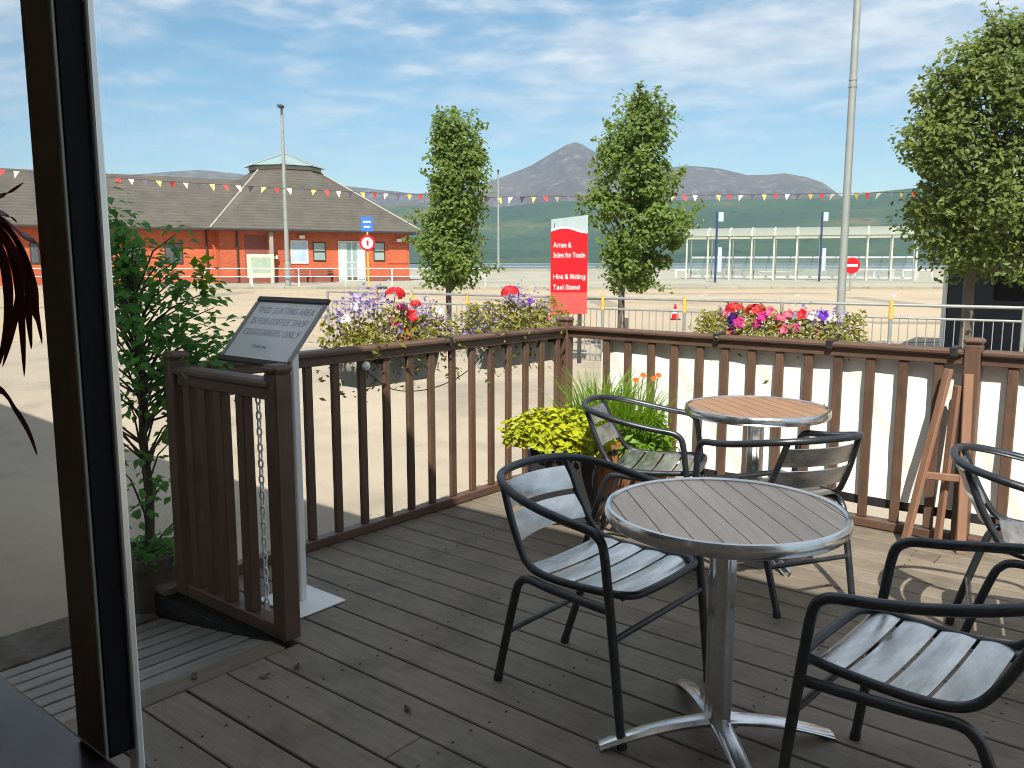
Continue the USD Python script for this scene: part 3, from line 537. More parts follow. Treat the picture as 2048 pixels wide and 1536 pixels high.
# ------------------------------------------------------------------ tables
def make_table(name, label, loc, rot, planks_m):
    t = thing(name, label, 'table', loc, rot, 'round bistro tables on the deck')
    R = .318; pitch = .0665
    for i in range(-5, 6):
        a, b = (i - .5) * pitch + .0022, (i + .5) * pitch - .0022
        from shapely.geometry import box as sbox, Point
        g = Point(0, 0).buffer(R, 48).intersection(sbox(a, -1, b, 1))
        if g.is_empty or g.area < 1e-4: continue
        m = trimesh.creation.extrude_polygon(g, .014, engine='earcut'); m.apply_translation([0, 0, .694]); obj('plank', m, planks_m, t)
    obj('rim', lathe([(.3185, .712), (.324, .7165), (.332, .715), (.3365, .706), (.3375, .694), (.335, .682), (.328, .676), (.320, .677), (.3185, .69), (.3185, .712)], 72), MT['alu'], t, 40)
    obj('under_board', lathe([(0, .69), (.317, .69), (.317, .684), (0, .684)], 48), MT['black'], t)
    th = np.linspace(0, 2 * np.pi, 40, endpoint=False); rr = .038 + .0025 * np.cos(8 * th)
    pol = trimesh.creation.extrude_polygon(Polygon(np.stack([rr * np.cos(th), rr * np.sin(th)], 1)), .62, engine='earcut'); pol.apply_translation([0, 0, .062]); obj('column', pol, MT['alu'], t, 35)
    obj('top_bracket', cbox(-.15, .15, -.03, .03, .664, .683, .004), MT['black'], t)
    for k in range(4):
        ph = k * np.pi / 2; xs = np.linspace(.0, .35, 12); v = []
        for x in xs:
            f = x / .35; zt = .088 - .070 * f ** 1.8; wd = .030 - .006 * f; hh = .02 - .008 * f
            v += [[x, -wd, zt - .010], [x, -wd * .6, zt], [x, wd * .6, zt], [x, wd, zt - .010], [x, wd * .7, zt - hh - .006], [x, -wd * .7, zt - hh - .006]]
        v = np.array(v); f = []
        for i in range(11):
            for q in range(6):
                a0, a1, b0, b1 = i * 6 + q, i * 6 + (q + 1) % 6, (i + 1) * 6 + q, (i + 1) * 6 + (q + 1) % 6; f += [[a0, a1, b1], [a0, b1, b0]]
        f += [[66, 67, 68], [66, 68, 69], [66, 69, 70], [66, 70, 71]]
        m = trimesh.Trimesh(v, f, process=False); m.apply_transform(trimesh.transformations.rotation_matrix(ph, [0, 0, 1])); lg = obj('foot', m, MT['alu'], t, 40)
        pd = trimesh.creation.cylinder(.014, .012, sections=14); pd.apply_translation([.335 * math.cos(ph), .335 * math.sin(ph), .008]); obj('foot_pad', pd, MT['rubber'], lg)
    return t
t1 = make_table('bistro_table', 'round slatted bistro table with polished rim, nearest the window', (.600, 2.317, .0), 5.0, MT['tabletop'])
t2 = make_table('bistro_table', 'round bistro table with orange brown top by the white banner', (1.165, 3.99, .0), 12.0, MT['tabletop2'])

# ------------------------------------------------------------------ chairs
def make_chair(label, loc, rot):
    c = thing('bistro_chair', label, 'chair', loc, rot, 'metal bistro chairs on the deck')
    R = .0140
    for s in (1, -1):
        lg = obj('front_leg', tube([(s * .261, .271, .012), (s * .264, .226, .40), (s * .266, .206, .555)], R, 12), MT['gunmetal'], c, 60)
        obj('foot_cap', tube([(s * .2611, .2725, .0), (s * .261, .270, .022)], R + .0015, 12), MT['rubber'], lg)
        rl = obj('rear_leg', tube([(s * .186, -.273, .012), (s * .200, -.218, .20), (s * .212, -.172, .345), (s * .217, -.150, .385), (s * .222, -.115, .404), (s * .235, -.02, .402), (s * .2445, .10, .400), (s * .2505, .215, .398)], R, 12, 4), MT['gunmetal'], c, 60)
        obj('foot_cap', tube([(s * .1858, -.2745, .0), (s * .187, -.270, .022)], R + .0015, 12), MT['rubber'], rl)
    half = [(.266, .206, .556), (.2665, .196, .598), (.268, .176, .620), (.269, .145, .632), (.271, .06, .643), (.270, -.05, .662), (.256, -.145, .682), (.222, -.222, .698), (.165, -.275, .708), (.085, -.302, .712), (0, -.308, .713)]
    loop = half + [(-x, y, z) for x, y, z in half[-2::-1]]
    obj('arm_loop', tube(loop, R, 12, 4), MT['gunmetal'], c, 60)
    hs = [(.172, -.268, .695), (.182, -.222, .58), (.190, -.178, .495), (.198, -.142, .450), (.207, -.09, .430), (.211, .0, .424), (.211, .12, .428), (.207, .205, .434), (.185, .245, .434), (.14, .258, .432), (0, .262, .430)]
    st = hs + [(-x, y, z) for x, y, z in hs[-2::-1]]
    obj('seat_frame', tube(st, .0125, 12, 4), MT['gunmetal'], c, 60)
    obj('front_stretcher', tube([(-.252, .236, .318), (.252, .236, .318)], .010, 10), MT['gunmetal'], c, 60)
    obj('rear_stretcher', tube([(-.195, -.223, .19), (.195, -.223, .19)], .010, 10), MT['gunmetal'], c, 60)
    def slat(prof, half_w, sag, th=.004, nx=9):
        P = np.array(prof, float); m = len(P); xs = np.linspace(-half_w, half_w, nx); v = []
        nrm = np.gradient(P, axis=0); nrm = np.stack([-nrm[:, 1], nrm[:, 0]], 1); nrm /= np.linalg.norm(nrm, axis=1)[:, None]
        ring = np.vstack([P, (P - nrm * th)[::-1]]); k = len(ring)
        for x in xs:
            d = sag(x); v += [[x, y + d[0], z + d[1]] for y, z in ring]
        v = np.array(v); f = []
        for i in range(nx - 1):
            for q in range(k):
                a0, a1, b0, b1 = i * k + q, i * k + (q + 1) % k, (i + 1) * k + q, (i + 1) * k + (q + 1) % k; f += [[a0, b1, a1], [a0, b0, b1]]
        for base in (0, (nx - 1) * k):
            for q in range(m - 1): f += [[base + q, base + q + 1, base + k - 2 - q], [base + q, base + k - 2 - q, base + k - 1 - q]]
        return trimesh.Trimesh(v, f, process=False)
    y0 = -.135
    for i in range(4):
        y = y0 + i * .094; ys = np.linspace(y, y + .084, 7); zs = .4395 + .0035 * np.sin(np.pi * (ys - y) / .084) - .010 * np.sin(np.pi * np.clip((ys + .14) / .38, 0, 1)) 
        zs = zs - (.018 * ((ys - y) / .084) ** 3 if i == 3 else 0)
        obj('seat_slat', slat(list(zip(ys, zs)), .207, lambda x: (0, -.007 * (1 - (x / .207) ** 2))), MT['slat'], c, 40)
    for z0, z1 in ((.500, .578), (.598, .676)):
        zs = np.linspace(z0, z1, 6); yb = np.interp(zs, [.495, .58, .695], [-.178, -.222, -.268]); hw = float(np.interp((z0 + z1) / 2, [.495, .58, .695], [.190, .182, .172]))
        obj('back_slat', slat([(y + .003 * math.sin(math.pi * (z - z0) / (z1 - z0)) , z) for y, z in zip(yb, zs)], hw, lambda x, h=hw: (-.040 * (1 - (x / h) ** 2), 0)), MT['slat'], c, 40)
    return c
chairs = [('black metal bistro chair left of the near table, its back to the side railing', (.282, 2.662), 130.7),
          ('metal bistro chair beside the golden plant, facing the far table', (.665, 4.06), 109.1),
          ('metal bistro chair seen from behind, between the near table and the far table', (1.131, 3.524), -8.2 - 12),
          ('metal bistro chair at the right edge in front of the leaning easel', (1.867, 2.857), 116.3),
          ('black metal bistro chair in the right foreground with pale worn seat slats', (1.035, 1.96), -47.1)]
c0 = make_chair(chairs[0][0], (*chairs[0][1], 0.0005), -chairs[0][2])
for lab, xy, h in chairs[1:]:
    copy_of(c0, 'bistro_chair', lab, (*xy, 0.0005), -h)

rl_ = np.random.default_rng(77)
for px, py, lab in ((388, 1357, 'small dark fallen leaf on the deck by the trim board, nearest the ramp'), (529, 1356, 'small dark fallen leaf on the deck boards, lower of the two before the entrance post'), (594, 1336, 'small dark fallen leaf on the deck boards just below the entrance post foot'), (815, 1421, 'small dark fallen leaf alone on the open deck left of the table foot'), (618, 1100, 'small dark fallen leaf against the bottom rail of the side railing behind the sign stand')):
    p = at_z(px, py, 0.0); q = thing('fallen_leaf', lab, 'leaf', (p[0], p[1], .0015), float(rl_.uniform(0, 360)), 'fallen leaves on the deck')
    k = np.linspace(0, 1, 7); wd = .011 * np.sin(np.pi * np.clip(k * .96 + .03, 0, 1)); x_ = -.02 + .04 * k; zc = .004 + .005 * np.cos(5 * k)
    v_ = np.vstack([np.stack([x_, wd, zc + .004], 1), np.stack([x_, 0 * wd, zc], 1), np.stack([x_, -wd, zc + .005], 1)]); f_ = []
    for i in range(6):
        for r0_ in (0, 1): a_, b_ = r0_ * 7 + i, (r0_ + 1) * 7 + i; f_ += [[a_, b_, b_ + 1], [a_, b_ + 1, a_ + 1]]
    obj('blade', trimesh.Trimesh(v_, f_, process=False), MT['bark'], q, True); obj('stalk', tube([(-.034, .002, .004), (-.02, 0, .006)], .001, 5), MT['bark'], q)

# ------------------------------------------------------------------ leaning easel by the fence post
ez = thing('wooden_easel', 'folded brown wooden easel leaning on the right hand fence post', 'easel', W(4.40, .93), ANG)
obj('leg', beam((-.05, .14, .0), (.115, .03, .88), .042, .022), MT['easel'], ez); obj('leg', beam((.02, -.10, .0), (.125, -.055, .86), .042, .022), MT['easel'], ez)
obj('rail', beam((.018, .098, .36), (.066, -.082, .36), .02, .035), MT['easel'], ez); obj('rear_leg', beam((.09, .02, .0), (.128, -.01, .80), .04, .02), MT['easel'], ez)

# ------------------------------------------------------------------ plants on the deck
def foliage(center, radii, n, L, wid, rng, up=.6, hollow=.35, dome=True, lump=0.25, seed=1):
    d = unit(rng.normal(size=(n, 3)));
    if dome: d[:, 2] = np.abs(d[:, 2])
    q = rng.uniform(hollow ** 3, 1, n) ** (1 / 3); lm = 1 + lump * 2 * (meshkit.fbm(d * 2.2 + seed * 5.3, 3, seed) - .5)
    p = d * (q * lm)[:, None] * np.asarray(radii); nn = unit(d / np.asarray(radii) * min(radii)) + np.array([0, 0, up]) + .55 * rng.normal(size=(n, 3))
    return leaf_mesh(np.asarray(center) + p, nn, L, wid, rng)
def blades(base, n, h, spread, w, rng, lean=.35):
    V, Fc = [], []; o = 0
    for _ in range(n):
        a = rng.uniform(0, 2 * np.pi); r = spread * math.sqrt(rng.uniform()); b = np.asarray(base) + [r * math.cos(a), r * math.sin(a), 0]
        hh = h * rng.uniform(.55, 1.1); ln = lean * hh * rng.uniform(.2, 1.3); a2 = a + rng.normal() * .6; d = np.array([math.cos(a2), math.sin(a2), 0]); s = np.array([-d[1], d[0], 0]) if rng.uniform() < .5 else unit(rng.normal(size=3) * [1, 1, 0])
        for k, t in enumerate((0, .35, .7, 1)):
            c = b + d * ln * t ** 2 + [0, 0, hh * t * (1 - .12 * t * t)]; ww = w * (1 - t ** 1.6) * .5 + .0006
            V += [c - s * ww, c + s * ww]
        for k in range(3): i = o + 2 * k; Fc += [[i, i + 1, i + 3], [i, i + 3, i + 2]]
        o += 8
    return trimesh.Trimesh(np.array(V), Fc, process=False)
def bloom(c, r, n, rng, petals=5, cup=.35):
    n = unit(np.asarray(n, float)); t = unit(np.cross(n, [.3, .2, 1.0])); s = np.cross(n, t); K = petals * 4; th = np.linspace(0, 2 * np.pi, K, endpoint=False) + rng.uniform(0, 6)
    R1 = r * (.86 + .14 * np.cos(petals * (th - th[0]))) * rng.uniform(.9, 1.1, K)
    ring = [np.asarray(c) + R1[:, None] * f * (np.cos(th)[:, None] * t + np.sin(th)[:, None] * s) + n * r * h for f, h in ((.35, .12), (.75, cup), (1.0, cup * .8))]
    v = np.vstack([np.asarray(c)[None], *ring]); f = [[0, 1 + k, 1 + (k + 1) % K] for k in range(K)]
    for a in (0, 1):
        for k in range(K):
            a0, a1, b0, b1 = 1 + a * K + k, 1 + a * K + (k + 1) % K, 1 + (a + 1) * K + k, 1 + (a + 1) * K + (k + 1) % K; f += [[a0, b0, b1], [a0, b1, a1]]
    return trimesh.Trimesh(v, f, process=False)
def head(c, r, rng, n=26):
    """a domed geranium head of many small florets"""
    d = unit(rng.normal(size=(n, 3))); d[:, 2] = np.abs(d[:, 2]) * 1.0 - .15
    return join([bloom(np.asarray(c) + unit(x) * r * [1, 1, .75], r * .42, x, rng, 5, .2) for x in d])

rg = np.random.default_rng(21)
gp = thing('golden_shrub', 'bushy golden yellow leaved plant in a dark trough behind the left chair', 'plant', (.255, 4.50, 0))
tr = cbox(-.17, .20, -.12, .12, .0, .38, .02); obj('trough', tr, MT['black'], gp); obj('soil', box(-.155, .185, -.105, .105, .3805, .386), MT['soil'], gp)
obj('foliage', join([foliage((.0, 0, .42), (.30, .22, .21), 1100, .045, .62, rg, .8, .3, True, .35, 2), foliage((-.13, -.02, .44), (.19, .17, .17), 480, .045, .62, rg, .8, .4, True, .3, 3), foliage((.14, -.03, .38), (.15, .16, .18), 380, .042, .62, rg, .8, .4, True, .3, 4)]), MT['leaf_gold'], gp, kind='stuff')
gr = thing('grass_tub', 'tall bright green grassy plant in a wooden stave tub with orange flowers', 'plant', (.50, 4.66, 0))
for k in range(12):
    a0, a1 = 2 * np.pi * k / 12 + .012, 2 * np.pi * (k + 1) / 12 - .012; v = []
    for r0, z in ((.075, 0), (.165, .42)):
        for rr in (r0, r0 - .018): v += [[rr * math.cos(a0), rr * math.sin(a0), z], [rr * math.cos(a1), rr * math.sin(a1), z]]
    obj('stave', trimesh.convex.convex_hull(np.array(v)), MT['tubwood'], gr)
for z, r in ((.08, .0925), (.36, .1525)): obj('hoop', lathe([(r, z), (r + .004, z), (r + .0085, z + .025), (r + .0045, z + .025), (r, z)], 36), MT['black'], gr)
obj('soil', lathe([(0, .395), (.142, .395)], 20), MT['soil'], gr)
obj('grass', join([blades((0, 0, .39), 260, .46, .13, .009, rg, .5), blades((.16, .0, .38), 200, .40, .13, .010, rg, .6), blades((-.12, 0, .38), 90, .36, .09, .008, rg, .6)]), MT['leaf_grass'], gr, kind='stuff')
obj('leaves', join([foliage((.22, -.05, .35), (.20, .16, .20), 360, .055, .45, rg, .6, .2, True, .3, 6)]), MT['leaf_grass'], gr, kind='stuff')
for p in ((.20, .10, .73), (.245, .12, .755), (.30, .10, .74), (.33, .12, .755)):
    s = obj('flower_stem', tube([(p[0] * .8, p[1] * .6, .40), (p[0], p[1], p[2])], .003, 6), MT['leaf_grass'], gr); obj('bloom', bloom(p, .020, (0, -.6, .5), rg, 5, .3), MT['bloom_orange'], gr)
tp = thing('round_planter', 'low brown bowl planter of yellow green plants beside the grassy tub', 'planter', (.735, 4.80, 0))
obj('bowl', lathe([(0, 0), (.10, 0), (.155, .12), (.178, .30), (.19, .305), (.19, .335), (.172, .335), (.165, .29), (0, .28)], 32), MT['terracotta'], tp, 35)
obj('foliage', join([foliage((0, 0, .31), (.19, .17, .24), 420, .05, .5, rg, .7, .3, True, .3, 8)]), MT['leaf_gold'], tp, kind='stuff')
obj('green_leaves', foliage((.06, -.02, .33), (.15, .13, .26), 260, .06, .4, rg, .6, .3, True, .3, 9), MT['leaf_grass'], tp, kind='stuff')

# potted shrub beside the entrance
sp = at_z(304, 1215, -.15); sh = thing('potted_shrub', 'tall loose dark green shrub in a dark pot left of the entrance railing', 'shrub', (sp[0], sp[1] , -.15))
obj('pot', lathe([(0, 0), (.11, 0), (.15, .22), (.165, .225), (.165, .27), (.145, .27), (.14, .22), (0, .21)], 28), MT['bark'], sh, 35); obj('soil', lathe([(0, .235), (.14, .235)], 20), MT['soil'], sh)
rs = np.random.default_rng(5)
tips = []
obj('trunk', tube([(0, 0, .2), (.015, .01, .5), (.0, .02, .8), (.02, .01, 1.1), (.0, .0, 1.4)], [.024, .021, .018, .014, .006], 8, 4), MT['bark'], sh, True)
outline = [(.30, -.16, .22), (.50, -.16, .18), (.7, -.14, .15), (.85, -.17, .22), (1.0, -.20, .42), (1.15, -.20, .44), (1.3, -.20, .36), (1.45, -.18, .28), (1.6, -.13, .17), (1.75, -.10, .02)]
oz = np.array(outline)
for k in range(112):
    z = rs.uniform(.35, 1.7) if k > 75 else rs.uniform(.9, 1.6); xl, xr = np.interp(z, oz[:, 0], oz[:, 1]), np.interp(z, oz[:, 0], oz[:, 2]); x = rs.uniform(xl, xr) * .95; y = rs.uniform(-1, 1) * (xr - xl) * .38; tips.append((x, y, z))
tips += [(-.075, 0, 1.78), (-.10, 0, 1.70), (.20, 0, 1.66), (.32, .02, 1.42), (-.05, .0, 1.68), (.42, .0, .98), (.36, .02, 1.05)]
br = []
for x, y, z in tips:
    z0 = max(.25, z - rs.uniform(.12, .3)); br.append(tube([(0, 0.01, min(z0, 1.38)), (x * .5, y * .5, z - .07), (x, y, z)], [.006, .004, .0022], 5))
obj('branches', join(br), MT['bark'], sh)
cs, ns, al = [], [], []
for x, y, z in tips:
    k = rs.integers(17, 30) if z > .95 else rs.integers(10, 18)
    d = unit(rs.normal(size=(k, 3))); cs.append(np.array([x, y, z]) + d * rs.uniform(.02, .105, (k, 1)) * [1, 1, 1.15]); ns.append(d * .4 + [0, -.35, .75]); al.append(d)
cs, ns, al = np.vstack(cs), np.vstack(ns), np.vstack(al)
pick = rs.permutation(len(cs)); pick = pick[np.argsort(cs[pick][:, 1])]          # the 280 nearest the camera are single leaves
for i in pick[:280]:
    obj('leaf', leaf_mesh(cs[i:i + 1], ns[i:i + 1], .044, .70, rs, .2, al[i:i + 1]), MT['leaf_shrub'], sh)
r_ = pick[280:]; obj('foliage', leaf_mesh(cs[r_], ns[r_], .044, .70, rs, .2, al[r_]), MT['leaf_shrub'], sh, kind='stuff')
ky = rs.normal(size=(34, 3)) * [.028, .028, .05] + [.31, .0, 1.50]; obj('young_shoot', leaf_mesh(ky, rs.normal(size=(34, 3)) + [0, -.4, .8], .055, .5, rs), MT['leaf_new'], sh, kind='stuff')
low = foliage((.02, -.02, .23), (.19, .16, .13), 130, .05, .5, rs, .6, .4, True); obj('low_leaves', low, MT['leaf_shrub'], sh, kind='stuff')

# ------------------------------------------------------------------ window boxes on the fences
def window_box(label, u0, u1, wc, horiz, blooms, seed, lav, height=.26):
    """horiz: True = along fence B (runs in u), else along fence C (runs in w)"""
    L = abs(u1 - u0); mid = (u0 + u1) / 2; loc = W(mid, wc, .74) if horiz else W(wc, mid, .74); rot = ANG if horiz else ANG - 90
    t = thing('flower_trough', label, 'flower box', loc, rot, 'flower boxes hung on the railings'); r = np.random.default_rng(seed)
    q = []
    for z, dy in ((0, .075), (.165, .10)):
        for sx in (-1, 1):
            for sy in (-1, 1): q.append([sx * (L / 2 - (.03 if z == 0 else 0)), sy * dy, z])
    obj('trough', trimesh.convex.convex_hull(np.array(q)), MT['trough'], t)
    obj('lip', cbox(-L / 2 - .006, L / 2 + .006, -.108, .108, .166, .182, .004), MT['trough'], t)
    obj('bracket', join([cbox(s * L * .33 - .012, s * L * .33 + .012, -.165, -.109, .13, .16, .002) for s in (-1, 1)]), MT['black'], t)
    n = int(1250 * L / .6); x = r.uniform(-L / 2 - .1, L / 2 + .1, n); y = r.normal(size=n) * .085; hz = height * (.62 + .55 * meshkit.fbm(np.stack([x * 5, 0 * x + seed, 0 * x], 1), 3, seed)); z = .17 + hz * r.uniform(0, 1, n) ** .8 * (1 - np.clip(np.abs(y) / .3, 0, .6))
    obj('foliage', leaf_mesh(np.stack([x, y, z], 1), np.stack([r.normal(size=n) * .6, -.3 + .6 * r.normal(size=n), np.full(n, .7)], 1), .042, .42, r), MT['leaf_box'], t, kind='stuff')
    n = int(300 * L / .6); x = r.uniform(-L / 2 - .12, L / 2 + .1, n); y = r.normal(size=n) * .10 - .02; z = .16 - r.uniform(0, 1, n) ** 2 * .22; obj('trailing_leaves', leaf_mesh(np.stack([x, y * .4 - .11 * np.sign(r.uniform(-1, 1, n)), z], 1), r.normal(size=(n, 3)) + [0, 0, .3], .035, .42, r), MT['leaf_box'], t, kind='stuff')
    cs_ = []
    for lx, lz, lr, k in lav:
        d = r.normal(size=(k, 3)) * [lr, lr * .7, lr * .8]; cs_.append(d + [lx, 0, lz])
    cs_ = np.vstack(cs_); obj('lavender_sprays', leaf_mesh(cs_, r.normal(size=(len(cs_), 3)) + [0, -.8, .6], .024, .75, r), MT['leaf_lav'], t, kind='stuff')
    for bx, bz, br_, kind, m in blooms:
        y = -.05 + .04 * r.normal(); p = (bx, y, bz)
        st = tube([(bx * .85, 0, .17), (bx * .95, y * .6, bz * .7), p], .0025, 5)
        b = obj('bloom', head(p, br_, r) if kind == 'h' else bloom(p, br_, (r.normal() * .3, -1, .5), r), MT[m], t); obj('stem', st, MT['leaf_box'], b)
    return t
window_box('grey trough with red geraniums and lavender flowers beside the sign stand', 2.86, 3.46, 3.47, True,
           [(-.03, .48, .048, 'h', 'bloom_red'), (.06, .40, .034, 'h', 'bloom_pink'), (.10, .36, .04, 'b', 'bloom_red'), (.0, .33, .035, 'b', 'bloom_pink'), (.16, .42, .028, 'h', 'bloom_red'), (-.20, .45, .036, 'b', 'bloom_white'), (-.27, .42, .03, 'b', 'bloom_white'), (.02, .28, .03, 'b', 'bloom_purple'), (.10, .27, .035, 'b', 'bloom_red'), (.07, .24, .032, 'b', 'bloom_pink'), (.26, .38, .03, 'b', 'bloom_white'), (-.33, .36, .03, 'b', 'bloom_white')],
           31, [(-.24, .43, .055, 120), (-.10, .46, .05, 90), (.24, .38, .06, 90), (.31, .30, .06, 90), (-.33, .36, .04, 50), (.0, .30, .05, 60)])
window_box('grey trough with lavender sprays and one red geranium near the far corner post', 3.87, 4.60, 3.47, True,
           [(-.12, .46, .052, 'h', 'bloom_red'), (.30, .28, .03, 'b', 'bloom_pink'), (-.05, .40, .03, 'b', 'bloom_white'), (.36, .20, .035, 'b', 'bloom_white'), (.12, .40, .025, 'b', 'bloom_purple')],
           47, [(-.30, .27, .08, 240), (-.38, .20, .06, 120), (.0, .42, .05, 90), (.10, .40, .06, 110), (.26, .33, .06, 70), (.40, .22, .05, 80)])
window_box('flower trough with magenta and purple blooms hung outside the front railing', 2.34, 1.56, 4.80, False,
           [(-.22, .38, .045, 'h', 'bloom_red'), (-.13, .36, .055, 'h', 'bloom_red'), (-.24, .31, .05, 'b', 'bloom_purple'), (-.29, .35, .036, 'b', 'bloom_pink'), (.0, .37, .035, 'b', 'bloom_pink'), (.05, .33, .038, 'h', 'bloom_pink'), (.02, .28, .036, 'b', 'bloom_orange'), (.10, .36, .03, 'b', 'bloom_pink'), (.17, .36, .036, 'b', 'bloom_red'), (.21, .35, .03, 'b', 'bloom_white'), (.30, .36, .036, 'b', 'bloom_purple'), (.33, .34, .03, 'b', 'bloom_white'), (-.33, .28, .03, 'b', 'bloom_white'), (-.18, .30, .04, 'b', 'bloom_magenta'), (-.09, .30, .036, 'b', 'bloom_magenta'), (.08, .27, .036, 'b', 'bloom_pink'), (-.05, .34, .034, 'b', 'bloom_magenta'), (.14, .28, .03, 'b', 'bloom_magenta'), (.25, .27, .03, 'b', 'bloom_pink'), (-.26, .24, .03, 'b', 'bloom_magenta')],
           53, [(.24, .33, .05, 80), (.33, .34, .04, 60), (-.3, .36, .035, 40), (.13, .34, .05, 50)])

# ------------------------------------------------------------------ street guardrail
G0 = np.array([1.21, 13.2]); GD = np.array([.865, -.5]); GD /= np.linalg.norm(GD)
grl = thing('guard_rail', 'grey steel pedestrian guard rail with yellow topped posts along the road', 'railing', (G0[0], G0[1], -.15), math.degrees(math.atan2(GD[1], GD[0])))
ps = [-5.3 + 1.2 * k for k in range(14)]
ps = [-5.36, -4.2, -3.42, -2.27, -1.1, .213, 1.512, 2.9, 4.286, 5.77, 7.2]
for i, s in enumerate(ps):
    p = obj('post', tube([(s, 0, 0), (s, 0, 1.0)], .024, 10), MT['steel'], grl)
    if 0 < i < 9 and i != 7: obj('yellow_cap', tube([(s, 0, .80), (s, 0, 1.03)], .029, 10), MT['yellow'], p)
for a, b in zip(ps[:-1], ps[1:]):
    obj('top_rail', tube([(a, 0, .985), (b, 0, .985)], .020, 8), MT['steel'], grl); obj('middle_rail', tube([(a + .02, 0, .82), (b - .02, 0, .82)], .015, 8), MT['steel'], grl); obj('bottom_rail', tube([(a + .02, 0, .12), (b - .02, 0, .12)], .015, 8), MT['steel'], grl)
    nb = int(round((b - a) / .105))
    for k in range(1, nb): s = a + (b - a) * k / nb; obj('bar', tube([(s, 0, .12), (s, 0, .82)], .0065, 6), MT['steel'], grl)

# ------------------------------------------------------------------ trees
def tree(name, label, px_base, Y, outline, trunk_r, nclump, seed, m, leaf=.088, per=170, depth=.95, lean=0.0, dens=1.0):
    b = at_y(px_base, 700, Y); bx = b[0]; loc = (bx, Y, -.15); r = np.random.default_rng(seed)
    o = np.array([[at_y(0, y, Y)[2] + .15, at_y(xl, y, Y)[0] - bx, at_y(xr, y, Y)[0] - bx] for y, xl, xr in outline]); o = o[np.argsort(o[:, 0])]
    zt, zb = o[-1, 0], o[0, 0]; t = thing(name, label, 'tree', loc, 0, 'street trees along the guard rail')
    mid = lambda z: (np.interp(z, o[:, 0], o[:, 1]) + np.interp(z, o[:, 0], o[:, 2])) / 2
    tk = [(0, 0, -.02), (.01, 0, zb * .5), (.02, 0, zb)] + [(mid(z) * .55, 0, z) for z in np.linspace(zb, zt * .93, 5)[1:]]
    obj('trunk', tube(tk, np.interp(np.linspace(0, 1, len(tk)), [0, .3, 1], [trunk_r, trunk_r * .8, trunk_r * .15]), 10, 4), MT['bark'], t, True)
    cl = []
    for k in range(nclump):
        z = zb + (zt - zb) * ((k + r.uniform()) / nclump); xl, xr = np.interp(z, o[:, 0], o[:, 1]), np.interp(z, o[:, 0], o[:, 2]); hw = (xr - xl) / 2; a = r.uniform(0, 2 * np.pi); q = math.sqrt(r.uniform(.12, 1)) * .84
        cl.append((mid(z) + q * hw * math.cos(a), q * hw * depth * math.sin(a), z))
    limbs = []
    for x, y, z in cl[::2]:
        z0 = max(zb * .95, z - abs(x - mid(z)) * 1.1 - .3); limbs.append(tube([(mid(z0) * .55, 0, z0), ((mid(z0) * .55 + x) / 2, y / 2, (z0 + z) / 2 + .03), (x, y, z)], [trunk_r * .28, trunk_r * .18, .006], 6))
    obj('limbs', join(limbs), MT['bark'], t)
    C, N_ = [], []
    for x, y, z in cl:
        k = int(per * r.uniform(.45, 1.45) * dens); d = unit(r.normal(size=(k, 3))); rad = r.uniform(.13, .36) * (1.15 if nclump > 200 else 1.0)
        C.append(np.array([x, y, z]) + d * (r.uniform(.15, 1, (k, 1)) ** .5) * rad * [1.1, 1.1, 1.0]); N_.append(d * .6 + [0, -.5, .6] + .32 * r.normal(size=(k, 3)))
    C, N_ = np.vstack(C), np.vstack(N_)
    tw = []                                                # thin twigs that stick out of the crown
    for x, y, z in cl[::3]:
        o_ = unit(np.array([x - mid(z), y, .35 + .3 * r.normal()])); L_ = r.uniform(.18, .42); e = np.array([x, y, z]) + o_ * (L_ + .12); k = 26
        f_ = r.uniform(0, 1, (k, 1)); C = np.vstack([C, np.array([x, y, z]) + o_ * (.15 + L_ * f_) + .035 * r.normal(size=(k, 3))]); N_ = np.vstack([N_, [0, -.4, .7] + .5 * r.normal(size=(k, 3))]); tw.append(tube([(x, y, z), e], [.008, .003], 4))
    obj('twigs', join(tw), MT['bark'], t)
    obj('crown', leaf_mesh(C, N_, leaf, .58, r), MT[m], t)
    return t
tree('street_tree', 'narrow leaning street tree between the terminal and the red sign', 897, 15.2, [(242, 870, 905), (262, 868, 940), (290, 878, 948), (318, 872, 985), (352, 858, 992), (385, 872, 968), (420, 848, 972), (452, 846, 950), (485, 834, 980), (520, 834, 978), (545, 845, 962), (562, 868, 930)], .062, 112, 3, 'leaf_tree', per=118)
tree('street_tree', 'uneven street tree right behind the tall red sign', 1240, 14.2, [(208, 1254, 1275), (224, 1254, 1330), (246, 1252, 1352), (262, 1215, 1362), (292, 1206, 1352), (325, 1196, 1338), (355, 1176, 1364), (385, 1182, 1350), (415, 1174, 1352), (440, 1180, 1402), (466, 1186, 1390), (500, 1184, 1356), (540, 1194, 1344), (562, 1220, 1290)], .066, 120, 8, 'leaf_tree', per=120)
tree('street_tree', 'large olive green tree at the right edge before the navy kiosk', 1928, 11.6, [(62, 1995, 2060), (88, 1950, 2115), (110, 1880, 2160), (160, 1850, 2190), (210, 1822, 2210), (270, 1798, 2230), (330, 1792, 2240), (400, 1805, 2240), (440, 1808, 2220), (480, 1822, 2200), (512, 1865, 2180), (532, 1930, 2120)], .085, 300, 12, 'leaf_tree_big', per=125, leaf=.082)
st = thing('tree_stake', 'short dark timber stake beside the trunk behind the red sign', 'stake', (*at_y(1252, 700, 14.0)[:2], -.15)); obj('stake', cbox(-.03, .03, -.03, .03, 0, .62, .005), MT['bark'], st)

